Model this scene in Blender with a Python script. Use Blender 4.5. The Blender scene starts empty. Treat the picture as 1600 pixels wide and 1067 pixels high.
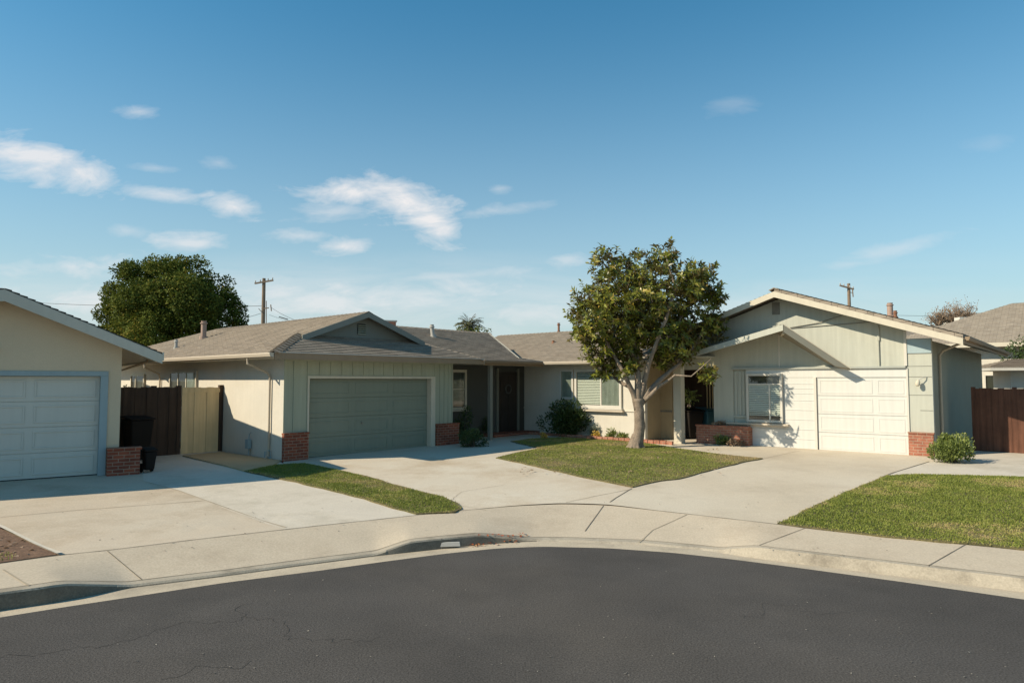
import bpy, bmesh, math, random
import numpy as np
from mathutils import Vector as V, noise as mn
random.seed(7); rng = np.random.default_rng(7)
R = math.radians
sc = bpy.context.scene; col = sc.collection

# ------------------------------------------------------------ camera, sky, sun, exposure
FPX, CX, CY, HZ = 1067., 800., 533.5, 595.
TH = math.atan((HZ - CY) / FPX); CAM = V((0, 0, 2.4))
cam = bpy.data.cameras.new('camera'); camo = bpy.data.objects.new('camera', cam); col.objects.link(camo)
cam.sensor_width = 36; cam.lens = 36 * FPX / 1600; cam.clip_end = 6000
camo.location = CAM; camo.rotation_euler = (math.pi / 2 + TH, 0, 0); sc.camera = camo
SUN_AZ, SUN_EL = -107., 34.
S = V((math.sin(R(SUN_AZ)) * math.cos(R(SUN_EL)), math.cos(R(SUN_AZ)) * math.cos(R(SUN_EL)), math.sin(R(SUN_EL))))
sl = bpy.data.lights.new('sun', 'SUN'); sl.energy = 4.9; sl.angle = R(0.55); sl.color = (1, .88, .68)
so = bpy.data.objects.new('sun', sl); col.objects.link(so); so.rotation_euler = S.to_track_quat('Z', 'Y').to_euler()
sc.view_settings.view_transform = 'Standard'; sc.view_settings.look = 'None'
sc.view_settings.exposure = 0.30; sc.view_settings.gamma = 1

def build_world():
    w = bpy.data.worlds.new('World'); sc.world = w; w.use_nodes = True
    nt = w.node_tree; nt.nodes.clear(); N = nt.nodes.new; L = nt.links.new
    def M(op, a, b=None, c=None, cl=False):
        n = N('ShaderNodeMath'); n.operation = op; n.use_clamp = cl
        for i, x in enumerate((a, b, c)):
            if x is None: continue
            if isinstance(x, (int, float)): n.inputs[i].default_value = x
            else: L(x, n.inputs[i])
        return n.outputs[0]
    sky = N('ShaderNodeTexSky'); sky.sky_type = 'NISHITA'; sky.sun_disc = False
    sky.sun_elevation = R(SUN_EL); sky.sun_rotation = R(SUN_AZ); sky.altitude = 0
    sky.air_density = 1.25; sky.dust_density = .15; sky.ozone_density = 2.2
    tc = N('ShaderNodeTexCoord'); sx = N('ShaderNodeSeparateXYZ'); L(tc.outputs['Generated'], sx.inputs[0])
    ay = M('MAXIMUM', M('ABSOLUTE', sx.outputs[1]), .02)
    X = M('DIVIDE', sx.outputs[0], ay); Z = M('DIVIDE', sx.outputs[2], ay)
    cb = N('ShaderNodeCombineXYZ'); L(X, cb.inputs[0]); L(Z, cb.inputs[1])
    # wispy cirrus: noise stretched along the wind, warped
    def nz(scale, ang, sxx, syy, det=7, rough=.62, dist=.6, off=0):
        mp = N('ShaderNodeMapping'); mp.inputs['Rotation'].default_value = (0, 0, R(ang))
        mp.inputs['Scale'].default_value = (sxx, syy, 1); mp.inputs['Location'].default_value = (off, off * .7, 0)
        L(cb.outputs[0], mp.inputs[0]); n = N('ShaderNodeTexNoise'); L(mp.outputs[0], n.inputs[0])
        n.inputs['Scale'].default_value = scale; n.inputs['Detail'].default_value = det
        n.inputs['Roughness'].default_value = rough; n.inputs['Distortion'].default_value = dist
        return n.outputs[0]
    wn = nz(9, 14, .8, 2.2); wn2 = nz(22, 20, .8, 2.0, off=3)
    det = M('ADD', M('MULTIPLY', wn, .66), M('MULTIPLY', wn2, .34))
    total = None
    # (px, py, half width, half height, tilt degrees, density) of each cloud as directions
    CL = [(30, 238, 120, 34, 8, 1.0), (110, 262, 75, 26, 22, .95), (245, 300, 70, 13, 8, .7), (360, 319, 58, 17, 13, .95),
          (208, 166, 32, 10, 0, .5), (235, 258, 45, 9, 5, .35), (335, 250, 30, 10, 5, .3), (295, 378, 52, 15, 3, .75), (190, 358, 30, 11, 0, .35),
          (110, 415, 110, 20, -3, .7), (560, 296, 105, 22, 4, 1.1), (630, 312, 90, 32, 12, 1.2), (672, 340, 55, 30, 25, 1.15),
          (510, 328, 70, 16, -5, .5), (775, 326, 70, 10, -6, .45), (535, 383, 48, 16, -4, 1.0), (466, 367, 52, 12, 2, .6),
          (885, 406, 36, 10, 0, .5), (1155, 153, 42, 14, -8, .16), (1395, 390, 100, 12, -15, .36), (1330, 412, 60, 9, -6, .3),
          (1565, 218, 40, 11, -10, .1), (780, 292, 18, 7, 0, .35), (700, 430, 150, 10, -4, .45), (560, 470, 260, 34, -3, .8), (150, 470, 200, 26, 0, .8), (420, 455, 160, 26, 3, .7), (850, 490, 180, 22, 0, .6)]
    for (px, py, a, b, t, d) in CL:
        mp = N('ShaderNodeMapping'); mp.vector_type = 'TEXTURE'
        mp.inputs['Location'].default_value = ((px - CX) / FPX, (HZ - py) / FPX, 0)
        mp.inputs['Rotation'].default_value = (0, 0, R(-t)); mp.inputs['Scale'].default_value = (a / FPX, b / FPX, 1)
        L(cb.outputs[0], mp.inputs[0]); ln = N('ShaderNodeVectorMath'); ln.operation = 'LENGTH'; L(mp.outputs[0], ln.inputs[0])
        m = M('SUBTRACT', 1.2, ln.outputs['Value'])
        m = M('MULTIPLY', m, .50)
        m = M('ADD', m, M('MULTIPLY', M('SUBTRACT', det, .5), 2.3))
        m = M('MULTIPLY', M('MAXIMUM', M('MINIMUM', m, .62), 0), d * 1.35)
        total = m if total is None else M('MAXIMUM', total, m)
    # thin veil low over the roofs
    veil = M('MULTIPLY', M('SUBTRACT', 1.0, M('MULTIPLY', M('ABSOLUTE', M('SUBTRACT', Z, .105)), 11.0), None, True), 1.0)
    vx = M('SUBTRACT', 1.0, M('MULTIPLY', M('ABSOLUTE', M('ADD', X, .25)), .85), None, True)
    vn = nz(5, 6, .5, 3.2, off=7)
    veil = M('MULTIPLY', M('MULTIPLY', veil, vx), M('MULTIPLY', M('SUBTRACT', vn, .36, None, True), 3.2), None, True)
    total = M('MAXIMUM', total, M('MULTIPLY', veil, .62), None, True)
    hs = N('ShaderNodeHueSaturation'); hs.inputs['Saturation'].default_value = 1.05; hs.inputs['Value'].default_value = 1.0
    hs.inputs['Hue'].default_value = .485
    L(sky.outputs[0], hs.inputs['Color'])
    gn = N('ShaderNodeVectorMath'); gn.operation = 'MULTIPLY'; L(hs.outputs[0], gn.inputs[0]); gn.inputs[1].default_value = (.54, 1.26, 1.54)
    # milky brightening towards the horizon
    hz = M('POWER', M('SUBTRACT', 1.0, M('MULTIPLY', M('ABSOLUTE', sx.outputs[2]), 1.75), None, True), 2.0)
    mx0 = N('ShaderNodeMix'); mx0.data_type = 'RGBA'; L(M('MULTIPLY', hz, .92), mx0.inputs['Factor'])
    L(gn.outputs[0], mx0.inputs['A']); mx0.inputs['B'].default_value = (7.6, 8.3, 8.4, 1)
    mx = N('ShaderNodeMix'); mx.data_type = 'RGBA'; L(total, mx.inputs['Factor']); L(mx0.outputs['Result'], mx.inputs['A'])
    mx.inputs['B'].default_value = (10.5, 10.3, 10.3, 1)
    bg = N('ShaderNodeBackground'); L(mx.outputs['Result'], bg.inputs[0]); bg.inputs[1].default_value = .068
    o = N('ShaderNodeOutputWorld'); L(bg.outputs[0], o.inputs[0])
build_world()

# ------------------------------------------------------------ projection helpers
FW = V((0, math.cos(TH), math.sin(TH))); UP = V((0, -math.sin(TH), math.cos(TH))); RT = V((1, 0, 0))
def ray(px, py): return FW + RT * ((px - CX) / FPX) - UP * ((py - CY) / FPX)
def hitz(px, py, z): r = ray(px, py); return CAM + r * ((z - CAM.z) / r.z)
def at(px, py, Y): r = ray(px, py); return CAM + r * (Y / r.y)
def hitp(px, py, P0, N): r = ray(px, py); return CAM + r * ((P0 - CAM).dot(N) / r.dot(N))
CC = (0.1, 2.9)
def H(x, y):
    r = math.hypot(x - CC[0], y - CC[1])
    if r < 9: return .2
    if r < 14.5: return .2 + .2 * (r - 9) / 5.5
    if r < 22: return .40 + .08 * (r - 14.5) / 7.5
    return .48
def P(px, py):
    z = .3
    for _ in range(12):
        p = hitz(px, py, z); z = H(p.x, p.y)
    return V((p.x, p.y, z))
class Pl:
    def __init__(s, o, al, out): s.o = V(o); s.a = V(al).normalized(); s.n = V(out).normalized()
    def W(s, a, d, z): q = s.o + s.a * a + s.n * d; return V((q.x, q.y, z))
    def on(s, px, py, d=0): p = hitp(px, py, s.o + s.n * d, s.n); return (p - s.o).dot(s.a), p.z
def frame(o, phi):
    a = R(phi); u = V((math.sin(a), math.cos(a), 0)); return Pl(o, u, V((u.y, -u.x, 0)))

# ------------------------------------------------------------ materials
def mat(name, base, rough=.8, var=.06, vscale=1.5, fine=0.0, fscale=60, bump=0.0, bscale=60, dark=None, dscale=.6, damt=0., spec=.3, streak=0., tint=None, tintscale=.5):
    m = bpy.data.materials.new(name); m.use_nodes = True; nt = m.node_tree; N = nt.nodes.new; L = nt.links.new
    b = nt.nodes['Principled BSDF']; b.inputs['Roughness'].default_value = rough; b.inputs['Specular IOR Level'].default_value = spec
    tc = N('ShaderNodeTexCoord'); co = tc.outputs['Object']
    def noise(s, d=4, vec=None, r=.6):
        n = N('ShaderNodeTexNoise'); n.inputs['Scale'].default_value = s; n.inputs['Detail'].default_value = d
        n.inputs['Roughness'].default_value = r; L(vec or co, n.inputs[0]); return n.outputs[0]
    cur = N('ShaderNodeRGB'); cur.outputs[0].default_value = (*base, 1); cur = cur.outputs[0]
    def mul(cur, fac, amt):
        mr = N('ShaderNodeMapRange'); mr.inputs['From Min'].default_value = .25; mr.inputs['From Max'].default_value = .75
        mr.inputs['To Min'].default_value = 1 - amt; mr.inputs['To Max'].default_value = 1 + amt; L(fac, mr.inputs[0])
        x = N('ShaderNodeVectorMath'); x.operation = 'SCALE'; L(cur, x.inputs[0]); L(mr.outputs[0], x.inputs['Scale']); return x.outputs[0]
    def over(cur, fac, colr, lo, hi, amt):
        mr = N('ShaderNodeMapRange'); mr.inputs['From Min'].default_value = lo; mr.inputs['From Max'].default_value = hi
        mr.inputs['To Max'].default_value = amt; L(fac, mr.inputs[0])
        x = N('ShaderNodeMix'); x.data_type = 'RGBA'; L(mr.outputs[0], x.inputs['Factor']); L(cur, x.inputs['A']); x.inputs['B'].default_value = (*colr, 1)
        return x.outputs['Result']
    if tint: cur = over(cur, noise(tintscale, 3), tint, .42, .62, .8)
    if var: cur = mul(cur, noise(vscale, 5), var)
    if damt: cur = over(cur, noise(dscale, 8, r=.7), dark, .47, .66, damt)
    if streak:
        mp = N('ShaderNodeMapping'); mp.inputs['Scale'].default_value = (6, 6, .35); L(co, mp.inputs[0])
        cur = mul(cur, noise(1.6, 6, mp.outputs[0]), streak)
    if fine: cur = mul(cur, noise(fscale, 2), fine)
    L(cur, b.inputs['Base Color'])
    if bump:
        bp = N('ShaderNodeBump'); bp.inputs['Strength'].default_value = bump; bp.inputs['Distance'].default_value = .01
        L(noise(bscale, 4), bp.inputs['Height']); L(bp.outputs[0], b.inputs['Normal'])
    return m
def brick_mat(name, c1, c2, mortar, bw=.2, rh=.075, ms=.008, rough=.85, bump=.6, var=.25, bias=0, smooth=.1):
    m = bpy.data.materials.new(name); m.use_nodes = True; nt = m.node_tree; N = nt.nodes.new; L = nt.links.new
    b = nt.nodes['Principled BSDF']; b.inputs['Roughness'].default_value = rough; b.inputs['Specular IOR Level'].default_value = .2
    uv = N('ShaderNodeUVMap'); uv.uv_map = 'UVMap'
    br = N('ShaderNodeTexBrick'); L(uv.outputs[0], br.inputs[0]); br.inputs['Scale'].default_value = 1
    br.inputs['Color1'].default_value = (*c1, 1); br.inputs['Color2'].default_value = (*c2, 1); br.inputs['Mortar'].default_value = (*mortar, 1)
    br.inputs['Mortar Size'].default_value = ms; br.inputs['Mortar Smooth'].default_value = smooth
    br.inputs['Brick Width'].default_value = bw; br.inputs['Row Height'].default_value = rh; br.inputs['Bias'].default_value = bias
    tc = N('ShaderNodeTexCoord')
    n = N('ShaderNodeTexNoise'); n.inputs['Scale'].default_value = 3; n.inputs['Detail'].default_value = 9; n.inputs['Roughness'].default_value = .75; L(tc.outputs['Object'], n.inputs[0])
    mr = N('ShaderNodeMapRange'); mr.inputs['From Min'].default_value = .3; mr.inputs['From Max'].default_value = .7
    mr.inputs['To Min'].default_value = 1 - var; mr.inputs['To Max'].default_value = 1 + var; L(n.outputs[0], mr.inputs[0])
    x = N('ShaderNodeVectorMath'); x.operation = 'SCALE'; L(br.outputs[0], x.inputs[0]); L(mr.outputs[0], x.inputs['Scale'])
    L(x.outputs[0], b.inputs['Base Color'])
    if bump:
        inv = N('ShaderNodeMath'); inv.operation = 'SUBTRACT'; inv.inputs[0].default_value = 1; L(br.outputs['Fac'], inv.inputs[1])
        n2 = N('ShaderNodeTexNoise'); n2.inputs['Scale'].default_value = 40; L(tc.outputs['Object'], n2.inputs[0])
        ad = N('ShaderNodeMath'); ad.operation = 'MULTIPLY_ADD'; L(n2.outputs[0], ad.inputs[0]); ad.inputs[1].default_value = .5; L(inv.outputs[0], ad.inputs[2])
        bp = N('ShaderNodeBump'); bp.inputs['Strength'].default_value = bump; bp.inputs['Distance'].default_value = .01; L(ad.outputs[0], bp.inputs['Height']); L(bp.outputs[0], b.inputs['Normal'])
    return m
def leaf_mat(name, c1, c2, c3=None, back=None, rough=.45, trans=.25, spec=.5):
    m = bpy.data.materials.new(name); m.use_nodes = True; nt = m.node_tree; N = nt.nodes.new; L = nt.links.new
    b = nt.nodes['Principled BSDF']; b.inputs['Roughness'].default_value = rough; b.inputs['Specular IOR Level'].default_value = spec
    at_ = N('ShaderNodeAttribute'); at_.attribute_name = 'rnd'
    cr = N('ShaderNodeValToRGB'); L(at_.outputs['Fac'], cr.inputs[0]); e = cr.color_ramp.elements
    e[0].position = 0; e[0].color = (*c1, 1); e[1].position = .8; e[1].color = (*c2, 1)
    if c3: q = e.new(.93); q.color = (*c3, 1)
    cur = cr.outputs[0]
    if back:
        g = N('ShaderNodeNewGeometry'); x = N('ShaderNodeMix'); x.data_type = 'RGBA'; L(g.outputs['Backfacing'], x.inputs['Factor'])
        L(cur, x.inputs['A']); x.inputs['B'].default_value = (*back, 1); cur = x.outputs['Result']
    L(cur, b.inputs['Base Color'])
    if trans:
        t = N('ShaderNodeBsdfTranslucent'); L(cur, t.inputs[0]); ms = N('ShaderNodeMixShader'); ms.inputs[0].default_value = trans
        L(b.outputs[0], ms.inputs[1]); L(t.outputs[0], ms.inputs[2]); L(ms.outputs[0], nt.nodes['Material Output'].inputs[0])
    return m
def glass_mat(name):
    m = bpy.data.materials.new(name); m.use_nodes = True; nt = m.node_tree; nt.nodes.clear(); N = nt.nodes.new; L = nt.links.new
    t = N('ShaderNodeBsdfTransparent'); t.inputs[0].default_value = (.8, .86, .84, 1); g = N('ShaderNodeBsdfGlossy'); g.inputs['Roughness'].default_value = .03
    f = N('ShaderNodeLayerWeight'); f.inputs[0].default_value = .25; pw = N('ShaderNodeMath'); pw.operation = 'POWER'; pw.inputs[1].default_value = 3.; L(f.outputs['Facing'], pw.inputs[0]); a = N('ShaderNodeMath'); a.operation = 'ADD'; a.inputs[1].default_value = .10; L(pw.outputs[0], a.inputs[0])
    ms = N('ShaderNodeMixShader'); L(a.outputs[0], ms.inputs[0]); L(t.outputs[0], ms.inputs[1]); L(g.outputs[0], ms.inputs[2])
    o = N('ShaderNodeOutputMaterial'); L(ms.outputs[0], o.inputs[0]); return m
M_ = {}
M_['asphalt'] = mat('asphalt', (.080, .073, .067), .9, .16, .5, fine=.55, fscale=58, bump=.55, bscale=95, dark=(.052, .048, .044), dscale=.30, damt=.6, tint=(.094, .083, .072), tintscale=.22, spec=.15)
M_['kerb'] = mat('kerb_concrete', (.40, .345, .265), .9, .12, 1.6, fine=.15, fscale=45, bump=.35, dark=(.14, .115, .085), dscale=.9, damt=.75)
M_['soffit_paint'] = mat('soffit_paint', (.30, .27, .21), .8, .05, 2)
M_['fascia_c'] = mat('fascia_grey_white', (.46, .45, .385), .65, .05, 2, streak=.05)
M_['rake_dark'] = mat('rake_grey', (.22, .21, .17), .8, .06, 3)
M_['tanwall'] = mat('tan_wall', (.40, .31, .19), .85, .08, 2, streak=.06)
M_['downpipe'] = mat('downpipe_paint', (.46, .38, .28), .6, .06, 3)
M_['gablerake'] = mat('gable_rake_paint', (.20, .21, .185), .75, .06, 3)
M_['kerb_shade_grime'] = mat('kerb_shaded_grimy', (.19, .165, .125), .9, .2, 2, fine=.2, fscale=45, bump=.4, dark=(.09, .078, .06), dscale=1.2, damt=.6)  # darker kerb copy: shade of the left faces put into the colour, plus grime
M_['walk_c'] = mat('sidewalk_concrete', (.525, .44, .33), .9, .12, .7, fine=.14, fscale=40, bump=.35, bscale=80, dark=(.36, .29, .21), dscale=.7, damt=.6)
M_['gutter_c'] = mat('gutter_concrete', (.50, .42, .31), .9, .10, 2, fine=.15, fscale=45, bump=.3, dark=(.20, .17, .13), dscale=1.0, damt=.55)
M_['drive_tan'] = mat('drive_tan', (.53, .435, .325), .88, .12, .5, fine=.12, fscale=40, bump=.25, dark=(.36, .285, .20), dscale=.5, damt=.8, tint=(.55, .475, .37), tintscale=.3)
M_['drive_pale'] = mat('drive_pale', (.59, .525, .43), .88, .11, .6, fine=.11, fscale=40, bump=.25, dark=(.40, .35, .27), dscale=.6, damt=.8)
M_['drive_mid'] = mat('drive_mid', (.58, .50, .39), .88, .10, .4, fine=.11, fscale=40, bump=.25, dark=(.42, .325, .22), dscale=.4, damt=.8, tint=(.60, .535, .43), tintscale=.3)
M_['drive_b'] = mat('drive_right', (.58, .505, .395), .88, .10, .4, fine=.11, fscale=40, bump=.25, dark=(.43, .36, .27), dscale=.4, damt=.8, tint=(.54, .455, .34), tintscale=.3)
M_['slab_ochre'] = mat('slab_ochre', (.38, .29, .17), .9, .12, 1.5, fine=.1)
M_['joint'] = mat('joint', (.17, .14, .105), .95, .3, 3)
M_['joint_l'] = mat('joint_light', (.36, .30, .22), .95, .2, 3)
M_['crack'] = mat('crack', (.060, .055, .050), .95, .2, 3)
M_['soil'] = mat('soil', (.16, .095, .06), .95, .35, 6, fine=.4, fscale=40, bump=.8, bscale=25)
M_['earth'] = mat('earth', (.20, .16, .11), .95, .3, .2, fine=.2, fscale=10)
M_['lawn'] = mat('lawn_soil', (.11, .10, .04), .95, .3, 3, fine=.4, fscale=40, tint=(.18, .14, .07), tintscale=.8)
M_['stucco'] = mat('stucco_cream', (.60, .555, .47), .9, .07, .8, fine=.07, fscale=60, bump=.45, bscale=60, dark=(.46, .41, .33), dscale=.7, damt=.25, streak=.03)
M_['stucco_c'] = mat('stucco_neighbour', (.56, .47, .335), .9, .05, .8, fine=.05, fscale=60, bump=.35, bscale=70, streak=.02)
M_['sage'] = mat('sage_paint', (.36, .37, .275), .75, .07, 1, fine=.04, streak=.10, bump=.08, bscale=30, dark=(.24, .24, .19), dscale=1, damt=.2)
M_['sagedoor'] = mat('sage_door_paint', (.215, .235, .18), .6, .05, 1, fine=.03, streak=.05, spec=.3)
M_['trimcream'] = mat('trim_cream', (.56, .50, .39), .65, .05, 3, streak=.06)
M_['fasciadk'] = mat('fascia_taupe', (.27, .195, .125), .7, .08, 2, streak=.05)
M_['fasciamid'] = mat('fascia_beige', (.52, .44, .34), .7, .06, 2)
M_['white'] = mat('white_paint', (.58, .545, .475), .6, .03, 1.5, streak=.05)
M_['doorwhite'] = mat('garage_door_white', (.60, .585, .54), .55, .04, 1.5, streak=.06, dark=(.50, .46, .40), dscale=1.5, damt=.15)
M_['doorcool'] = mat('garage_door_cool_white', (.50, .51, .46), .5, .03, 1.5, streak=.03)
M_['bluegrey'] = mat('blue_grey_paint', (.27, .35, .37), .6, .05, 2, streak=.05)
M_['panel'] = mat('panel_grey_green', (.455, .455, .385), .8, .07, 1.0, streak=.10, dark=(.35, .34, .28), dscale=1.0, damt=.35, bump=.1, bscale=30)
M_['bwall'] = mat('grey_green_paint', (.46, .46, .39), .8, .06, 1.2, streak=.07, bump=.15, bscale=50, dark=(.37, .35, .29), dscale=1.2, damt=.25)
M_['patch'] = mat('upper_blue_patch', (.34, .42, .44), .8, .08, 4)
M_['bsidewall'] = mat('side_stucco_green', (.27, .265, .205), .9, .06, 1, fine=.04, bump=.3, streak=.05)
M_['ledge'] = mat('ledge_grey', (.36, .37, .33), .75, .08, 3)
M_['slabline'] = mat('groove', (.20, .19, .16), .9, .2, 6)
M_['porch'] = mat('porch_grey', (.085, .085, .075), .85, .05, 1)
M_['dkdoor'] = mat('front_door_brown', (.04, .03, .024), .5, .12, 2, streak=.2)  # brown taken very dark, with the entry's shade put into the colour
M_['dark'] = mat('dark_interior', (.02, .02, .02), .9, 0)
M_['room'] = mat('room', (.08, .075, .06), .9, 0)
M_['glass'] = glass_mat('window_glass')
M_['blind'] = mat('blind_slats', (.74, .70, .60), .7, .04, 4)
M_['curtain'] = mat('curtain', (.55, .56, .48), .9, .15, 5, streak=.25)
M_['brick'] = brick_mat('red_brick', (.29, .08, .042), (.17, .05, .032), (.30, .20, .14), .21, .075, .008)
M_['brickpale'] = brick_mat('worn_brick', (.40, .155, .095), (.29, .11, .07), (.38, .28, .20), .21, .075, .007, var=.35)
M_['shingle'] = brick_mat('shingle_warm', (.36, .305, .24), (.28, .235, .185), (.17, .14, .11), .30, .14, .008, .95, .4, .18, bias=-.1)
M_['shingle_b'] = brick_mat('shingle_brown', (.335, .28, .22), (.245, .205, .16), (.15, .12, .095), .30, .14, .008, .95, .4, .20)
M_['cap'] = mat('ridge_shingle', (.25, .20, .15), .95, .25, 5, fine=.2)
M_['metalpink'] = mat('flue_clay', (.36, .25, .195), .8, .15, 5)
M_['galv'] = mat('galvanised', (.42, .40, .36), .5, .1, 6)
M_['rust'] = mat('rust_pipe', (.25, .12, .07), .8, .2, 6)
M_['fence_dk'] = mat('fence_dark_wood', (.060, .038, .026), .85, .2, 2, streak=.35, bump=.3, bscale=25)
M_['fence_rd'] = mat('fence_red_wood', (.115, .050, .030), .85, .25, 2, streak=.45, bump=.3, bscale=25)
M_['gate_tan'] = mat('gate_tan_wood', (.66, .50, .28), .8, .08, 2, streak=.18, bump=.2, bscale=25)
M_['pole'] = mat('pole_wood', (.22, .16, .11), .9, .15, 3, streak=.3)
M_['wire'] = mat('wire', (.03, .03, .03), .7, 0)
M_['bin'] = mat('bin_plastic', (.022, .018, .015), .9, .1, 3, spec=.1)
M_['binblue'] = mat('bin_blue', (.03, .10, .13), .5, .1, 3)
M_['bark'] = mat('bark_grey', (.25, .195, .145), .9, .25, 5, fine=.25, fscale=28, bump=.9, bscale=22, dark=(.10, .075, .055), dscale=3, damt=.65)
M_['barkdk'] = mat('bark_dark', (.12, .09, .07), .9, .2, 5)
M_['magnolia'] = leaf_mat('magnolia_leaf', (.028, .045, .006), (.26, .265, .035), (.50, .36, .08), back=(.19, .15, .05), rough=.33, trans=.28, spec=.45)
M_['camphor'] = leaf_mat('dense_leaf', (.018, .038, .008), (.15, .175, .030), (.26, .20, .035), rough=.7, trans=.22, spec=.10)
M_['shrub'] = leaf_mat('shrub_leaf', (.03, .055, .015), (.08, .12, .03), (.16, .20, .05), trans=.25)
M_['shrub_lt'] = leaf_mat('shrub_leaf_light', (.09, .13, .03), (.26, .30, .07), (.42, .40, .12), trans=.3)
M_['silver'] = leaf_mat('silver_leaf', (.14, .17, .12), (.26, .29, .21), (.36, .36, .28), trans=.2)
M_['yellowfl'] = leaf_mat('yellow_flower', (.55, .35, .05), (.65, .48, .08), (.4, .45, .1), trans=.3)
M_['drytwig'] = leaf_mat('dry_leaf', (.26, .16, .09), (.36, .25, .16), (.45, .30, .2), trans=.2)
M_['redleaf'] = leaf_mat('red_fallen_leaf', (.35, .07, .02), (.48, .14, .05), (.55, .3, .12), trans=.1)
M_['litter'] = leaf_mat('litter', (.06, .05, .04), (.38, .33, .26), (.12, .09, .06), trans=.0)
M_['palm'] = leaf_mat('palm_frond', (.09, .11, .04), (.20, .21, .09), (.36, .30, .17), trans=.2)
M_['grass'] = leaf_mat('grass_blade', (.075, .115, .02), (.14, .175, .04), (.30, .24, .10), rough=.6, trans=.3, spec=.3)
# grass ramp: green -> dry
_e = M_['grass'].node_tree.nodes
for n in _e:
    if n.type == 'VALTORGB':
        el = n.color_ramp.elements; el[0].color = (.11, .155, .022, 1); el[1].position = .42; el[1].color = (.31, .33, .07, 1); el[2].position = .95; el[2].color = (.52, .38, .19, 1)

# ------------------------------------------------------------ object helpers
def tag(o, label=None, cat=None, group=None, kind=None):
    if label: o['label'] = label
    if cat: o['category'] = cat
    if group: o['group'] = group
    if kind: o['kind'] = kind
    return o
def empty(name, loc, label=None, cat=None, group=None):
    o = bpy.data.objects.new(name, None); o.location = loc; o.empty_display_size = .2; col.objects.link(o); return tag(o, label, cat, group)
def wloc(o):
    p = V(o.location)
    while o.parent: o = o.parent; p += V(o.location)
    return p
class MB:
    def __init__(s): s.v = []; s.f = []
    def poly(s, pts): i = len(s.v); s.v += [V(p) for p in pts]; s.f.append(list(range(i, i + len(pts)))); return s
    def prism(s, pts, ex):
        ex = V(ex); n = len(pts); i = len(s.v); s.v += [V(p) for p in pts] + [V(p) + ex for p in pts]
        s.f.append(list(range(i, i + n))[::-1]); s.f.append(list(range(i + n, i + 2 * n)))
        for k in range(n): s.f.append([i + k, i + (k + 1) % n, i + n + (k + 1) % n, i + n + k])
        return s
    def box(s, pl, a0, a1, d0, d1, z0, z1):
        return s.prism([pl.W(a0, d0, z0), pl.W(a1, d0, z0), pl.W(a1, d1, z0), pl.W(a0, d1, z0)], (0, 0, z1 - z0))
    def tube(s, path, rad, seg=8, cap=True):
        path = [V(p) for p in path]; n = len(path); rad = rad if isinstance(rad, (list, tuple)) else [rad] * n
        i0 = len(s.v); x = None
        for k in range(n):
            t = (path[min(k + 1, n - 1)] - path[max(k - 1, 0)])
            t = t.normalized() if t.length > 1e-9 else V((0, 0, 1))
            if x is None: x = t.orthogonal().normalized()
            x = (x - t * x.dot(t)); x = x.normalized() if x.length > 1e-6 else t.orthogonal().normalized()
            y = t.cross(x)
            for j in range(seg):
                a = 2 * math.pi * j / seg; s.v.append(path[k] + (x * math.cos(a) + y * math.sin(a)) * rad[k])
        for k in range(n - 1):
            for j in range(seg):
                s.f.append([i0 + k * seg + j, i0 + k * seg + (j + 1) % seg, i0 + (k + 1) * seg + (j + 1) % seg, i0 + (k + 1) * seg + j])
        if cap: s.f.append(list(range(i0, i0 + seg))[::-1]); s.f.append(list(range(i0 + (n - 1) * seg, i0 + n * seg)))
        return s
    def beam(s, p, q, w, h, up=(0, 0, 1)):
        p, q = V(p), V(q); t = (q - p).normalized(); sd = t.cross(V(up)).normalized(); u = sd.cross(t)
        return s.prism([p - sd * w / 2 - u * h / 2, p + sd * w / 2 - u * h / 2, p + sd * w / 2 + u * h / 2, p - sd * w / 2 + u * h / 2], q - p)
    def build(s, name, m, parent=None, smooth=False, bevel=0, kind=None, label=None, recalc=True):
        me = bpy.data.meshes.new(name); off = wloc(parent) if parent else V((0, 0, 0))
        me.from_pydata([tuple(p - off) for p in s.v], [], s.f)
        if recalc:
            bm = bmesh.new(); bm.from_mesh(me); bmesh.ops.recalc_face_normals(bm, faces=bm.faces); bm.to_mesh(me); bm.free()
        uvl = me.uv_layers.new(name='UVMap')
        for p in me.polygons:
            n = p.normal
            if abs(n.z) > .999: t = V((1, 0, 0))
            else: t = V((0, 0, 1)).cross(n).normalized()
            if n.z < 0 and abs(n.z) <= .999: pass
            b = n.cross(t)
            for li in p.loop_indices:
                c = me.vertices[me.loops[li].vertex_index].co + off; uvl.data[li].uv = (c.dot(t), c.dot(b))
            p.use_smooth = smooth
        me.materials.append(M_[m] if isinstance(m, str) else m)
        o = bpy.data.objects.new(name, me); col.objects.link(o)
        if parent: o.parent = parent
        if bevel:
            bv = o.modifiers.new('bevel', 'BEVEL'); bv.width = bevel; bv.segments = 2; bv.limit_method = 'ANGLE'; bv.angle_limit = R(50)
        if kind: o['kind'] = kind
        if label: o['label'] = label
        return o
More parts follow.
